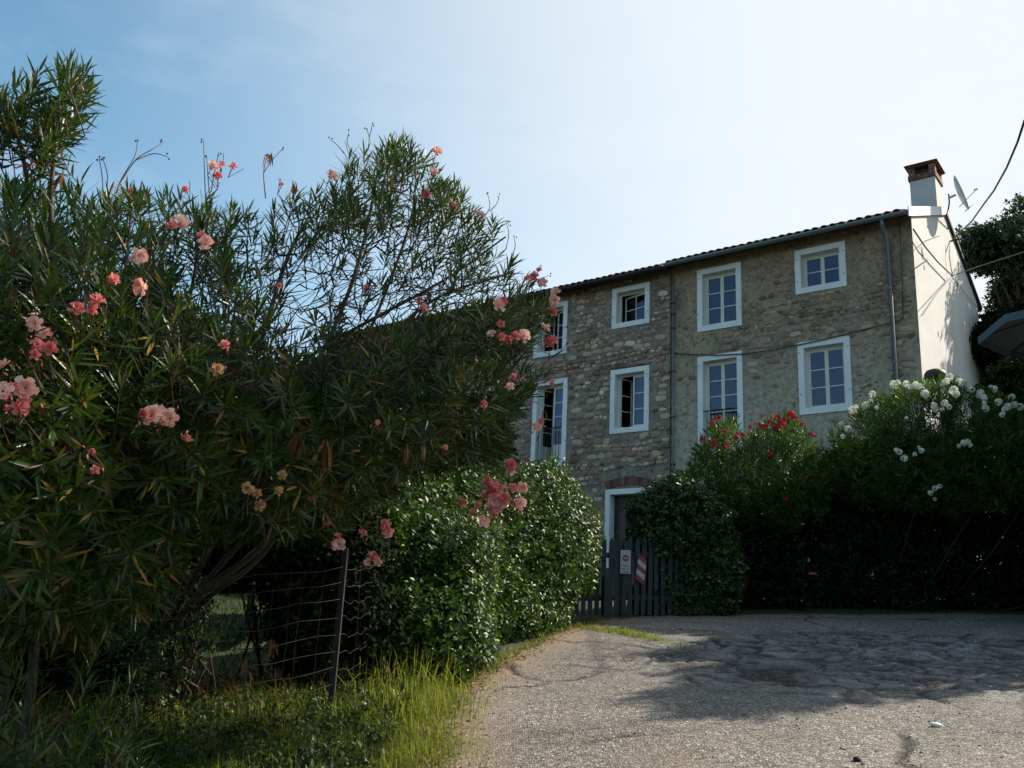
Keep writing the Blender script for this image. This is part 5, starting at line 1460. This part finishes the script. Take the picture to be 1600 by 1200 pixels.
def text(body, size, x, z, mat, parent):
    cu = bpy.data.curves.new('lettering', 'FONT'); cu.body = body; cu.size = size; cu.align_x = 'CENTER'; cu.extrude = .001
    t_ = bpy.data.objects.new('lettering_curve', cu); me = bpy.data.meshes.new_from_object(t_); bpy.data.objects.remove(t_)
    me.materials.clear(); me.materials.append(mat); o = bpy.data.objects.new('lettering', me); col.objects.link(o); o.parent = parent; o.location = (x, -.0085, z); o.rotation_euler = (math.pi / 2, 0, 0)
    return o
text('AREA', sw * .24, sw * .5, sh * .30, M_SBLK, sg)
text('PRIVATA', sw * .205, sw * .5, sh * .17, M_SBLK, sg)
MB().box(sw * .2, sw * .85, -.0085, -.0065, sh * .05, sh * .085).build('lettering_line', M_SBLK, sg)
# hazard board, red and white diagonals
h0 = gate_pt(999, 912, .09)
hb = thing('hazard_board', 'tilted board with red and white diagonal stripes beside the no-entry sign', 'board', tuple(h0), gang)
hl = .38; hwid = .07
for k in range(5):
    z0, z1 = k * hl / 5, (k + 1) * hl / 5; a = .07
    o = MB().add([(-hwid, -.006, z0 + a), (hwid, -.006, z0 - a * .2), (hwid, -.006, z1 - a * .2), (-hwid, -.006, z1 + a), (-hwid, .006, z0 + a), (hwid, .006, z0 - a * .2), (hwid, .006, z1 - a * .2), (-hwid, .006, z1 + a)],
                 [(0, 1, 2, 3), (7, 6, 5, 4), (0, 4, 5, 1), (1, 5, 6, 2), (2, 6, 7, 3), (3, 7, 4, 0)]).build('stripe', M_SRED if k % 2 == 0 else M_SIGN, hb)
    o.rotation_euler = (0, .12, 0)
# small red reflector glint in the dark hedge
q = A(1270, 896, 15.6); o = MB().box(-.06, .06, -.01, .01, -.018, .018).build('reflector', M_SRED, None, label='small red reflector half hidden in the dark hedge', category='reflector'); o.location = q

# ------------------------------------------------------------ wire fence in front of the oleander
pA = gp(515, 1122); fdir = unit(np.array([-.69, -.72, 0.])); fright = unit(np.array([.62, .78, 0]))
fence = thing('wire_fence', 'rusty woven wire fence with a dark post under the oleander', 'fence', tuple(pA))
fpts = [pA + fdir * 4.6, pA + fdir * 2.6, pA, pA + fright * .34]
for k, p in enumerate(fpts):
    p = p.copy(); p[2] = float(gz(p[0], p[1])); fpts[k] = p
hts = [1.15, 1.15, 1.32, .9]
for p, h in zip(fpts[:3], hts):
    MB().box(-.024, .024, -.024, .024, -.2, h).build('post', M_POST, fence, bevel=.006).location = tuple(p - pA)
for r_ in range(9):
    z = .12 + r_ * .13; W = []
    for a, b in zip(fpts[:-1], fpts[1:]):
        for t in np.linspace(0, 1, 14, endpoint=False):
            q = a + (b - a) * t; W.append(q + np.array([0, -.03, z + .010 * math.sin(t * 17 + r_) + .006 * R.normal() - .03 * math.sin(math.pi * t)]))
    W.append(fpts[-1] + np.array([0, -.03, z]))
    link_mesh('wire', tubes_mesh('wire', [(local(np.array(W), fence), [.0015] * len(W))], 4), M_GREYW, fence)
vw = []
for a, b in zip(fpts[:-1], fpts[1:]):
    k = int(np.linalg.norm(b - a) / .16)
    for i in range(1, k):
        q = a + (b - a) * i / k + np.array([R.normal(0, .02), -.03, 0]); vw.append((local(np.array([q + np.array([0, 0, .1]), q + np.array([R.normal(0, .02), 0, .6]), q + np.array([0, 0, 1.17])]), fence), [.0009] * 3))
link_mesh('vertical_wires', tubes_mesh('vertical_wires', vw, 4), M_GREYW, fence, kind='stuff')

# garden table on the lawn
def table(px, py, D, label, w_=1.7, d_=.8, rz=.15):
    P = A(px, py, D); z0 = float(gz(P[0], P[1]))
    t = thing('garden_table', label, 'table', (P[0], P[1], z0), rz, None)
    MB().box(-w_ / 2, w_ / 2, -d_ / 2, d_ / 2, .70, .73).build('table_top', plain('table top', (.02, .022, .035), .7), t, bevel=.005)
    MB().box(-w_ / 2 - .01, w_ / 2 + .01, -d_ / 2 - .02, -d_ / 2, .70, .73).build('edge_strip', M_GUTTER, t)
    for sx_ in (-1, 1):
        for sy_ in (-1, 1):
            MB().box(sx_ * (w_ / 2 - .1) - .035, sx_ * (w_ / 2 - .1) + .035, sy_ * (d_ / 2 - .08) - .035, sy_ * (d_ / 2 - .08) + .035, 0, .70).build('leg', M_POLE, t)
table(385, 965, 12.2, 'low dark garden table with pale edge on the shaded lawn behind the fence')
table(470, 958, 13.6, 'second garden table farther back, half hidden behind the fence post', 1.6, .7, .3)

# ------------------------------------------------------------ grass, weeds, litter
def blades(name, X, Y, H, Wd, mat, rng, label, lean=.5, cat='grass'):
    n = len(X); Zb = gz(X, Y); P = np.stack([X, Y, Zb - .02], -1); a = rng.random(n) * 6.283
    dx = np.stack([np.cos(a), np.sin(a), np.zeros(n)], -1); s = np.stack([-np.sin(a), np.cos(a), np.zeros(n)], -1)
    ln = lean * rng.random(n) ** 1.5; V = []
    for t, w in ((0, 1), (.4, .85), (.75, .55)):
        c = P + np.array([0, 0, 1.]) * (H * t * (1 - .35 * ln * t))[:, None] + dx * (H * ln * t * t * 1.3)[:, None]
        V += [c - s * (Wd * w / 2)[:, None], c + s * (Wd * w / 2)[:, None]]
    V.append(P + np.array([0, 0, 1.]) * (H * (1 - .45 * ln))[:, None] + dx * (H * ln * 1.4)[:, None])
    V = np.stack(V, 1).reshape(-1, 3); off = (np.arange(n) * 7)[:, None, None]
    Q = (np.array([(0, 1, 3, 2), (2, 3, 5, 4)])[None] + off).reshape(-1, 4); T = (np.array([(4, 5, 6)])[None] + off).reshape(-1, 3)
    return link_mesh(name, raw_mesh(name, V, [Q, T]), mat, None, kind='stuff', label=label, category=cat)
rg = np.random.default_rng(77)
verge = [tuple(gp(*q)[:2]) for q in ((668, 1240), (672, 1200), (700, 1100), (690, 1085), (600, 1050), (520, 1060), (380, 1070), (200, 1090), (-80, 1110))]
verge = verge + [(-4.0, 3.2), (-1.0, 3.2)]
vp = np.array(verge); n = 90000
X = rg.uniform(vp[:, 0].min(), vp[:, 0].max(), n); Y = rg.uniform(vp[:, 1].min(), vp[:, 1].max(), n)
m = in_poly(X, Y, verge) & ((fbm(X * 2.4, Y * 2.4, 71) > .50) | (rg.random(n) < .16)); X, Y = X[m][:26000], Y[m][:26000]
edged, _, _ = edge_dist(X, Y, verge[:4]); tall = fbm(X * 1.1, Y * 1.1, 72)
H = (.06 + .20 * tall * rg.random(len(X)) ** 1.5 + .03) * np.clip(.35 + edged * 1.1, .35, 1.25)
blades('grass', X, Y, H, rg.uniform(.003, .007, len(X)), M_GRASS, rg, 'rough green and straw-coloured grass on the roadside verge', 1.4)
# tall tussock by the hedge
c = gp(615, 1085); k = 420; a = rg.normal(0, .30, k); b = rg.normal(0, .22, k)
blades('tall_grass', c[0] + a, c[1] + b, rg.uniform(.2, .55, k), rg.uniform(.006, .011, k), M_GRASS, rg, 'tall arching grass tussock below the glossy hedge', 1.5)
c = gp(636, 1112); k = 2400
blades('verge_grass', c[0] + rg.normal(0, .24, k), c[1] + rg.normal(0, .42, k), rg.uniform(.08, .30, k), rg.uniform(.004, .009, k), M_GRASS, rg, 'bright yellow-green sunlit grass patch beside the road edge', 1.7)
c = gp(650, 1172); k = 2200
blades('edge_grass', c[0] + rg.normal(-.06, .20, k), c[1] + rg.normal(-.1, .32, k), rg.uniform(.05, .20, k), rg.uniform(.003, .008, k), M_GRASS, rg, 'sunlit grass and straw at the lower edge of the verge against the asphalt', 1.8)
c = gp(440, 1090); k = 600
blades('dry_grass', c[0] - .5 + rg.normal(0, .8, k), c[1] - .3 + rg.normal(0, .5, k), rg.uniform(.12, .42, k), rg.uniform(.003, .006, k), M_DEAD, rg, 'dry bleached grass stems at the foot of the wire fence', 1.2)
# strip along the hedge foot and the tuft by the gate
ex = np.array(E2[3:8]); seg = rg.integers(0, len(ex) - 1, 2600); t = rg.random(2600)[:, None]; q = ex[seg] * (1 - t) + ex[seg + 1] * t + rg.normal(0, .10, (2600, 2))
blades('grass_strip', q[:, 0], q[:, 1], rg.uniform(.02, .09, len(q)), rg.uniform(.003, .007, len(q)), M_GRASS, rg, 'thin grass along the foot of the hedge at the road edge', .8)
c = gp(968, 990); k = 1300; a = rg.normal(0, 1, k); th_ = -.5
blades('grass_tuft', c[0] + a * .34 * .8 + rg.normal(0, .08, k), c[1] - a * .34 * 1.3 + rg.normal(0, .08, k), rg.uniform(.03, .13, k), rg.uniform(.005, .01, k), M_GRASS, rg, 'tongue of weeds growing on the asphalt in front of the gate', .8, 'weeds')
# lawn
k = 15000; X = rg.uniform(-7, 0, k); Y = rg.uniform(9.5, 18, k)
blades('lawn', X, Y, rg.uniform(.04, .09, k), rg.uniform(.01, .02, k), M_LAWN, rg, 'shaded lawn seen through the gap under the oleander', .8)
# broad weeds on the verge
k = 3600; X = rg.uniform(-3.6, -.7, k); Y = rg.uniform(4.2, 8.6, k); m = in_poly(X, Y, verge); X, Y = X[m], Y[m]
P = np.stack([X, Y, gz(X, Y) + rg.uniform(.01, .12, len(X))], -1)
th = thing('weeds', 'low broad-leaved weeds among the verge grass', 'weeds', (-2, 6, float(gz(-2, 6)))); 
wo_ = foliage(th, 'leaves', 'ovate', sprigs(P, np.tile([0, 0, 1.], (len(P), 1)), rg, 6, (.025, .065), .5, .8, .07), M_CLIMB, kind='stuff')
# leaf litter along the verge edge
ex = np.array(E2[0:9]); k = 2600; seg = rg.integers(0, len(ex) - 1, k); t = rg.random(k)[:, None]; q = ex[seg] * (1 - t) + ex[seg + 1] * t + rg.normal(0, .11, (k, 2)) + np.array([.05, -.02])
ex2 = np.array(E2[8:11]); k2 = 900; seg = rg.integers(0, len(ex2) - 1, k2); t = rg.random(k2)[:, None]; q = np.concatenate([q, ex2[seg] * (1 - t) + ex2[seg + 1] * t + np.abs(rg.normal(0, .16, (k2, 2))) * np.array([0, -1])])
n = len(q); P = np.stack([q[:, 0], q[:, 1], gz(q[:, 0], q[:, 1]) + rg.uniform(.008, .025, n)], -1); a = rg.random(n) * 6.28
D = np.stack([np.cos(a), np.sin(a), rg.normal(0, .15, n)], -1); N = unit(np.array([0, 0, 1.]) + rg.normal(0, .3, (n, 3))); l = rg.uniform(.015, .06, n)
link_mesh('leaf_litter', leaves_mesh('leaf_litter', 'ovate', P, D, N, l, l * .4, rg.uniform(-.2, .3, n)), M_LITTER, None, kind='stuff', label='dry brown leaf litter scattered along the road edge', category='leaf litter')
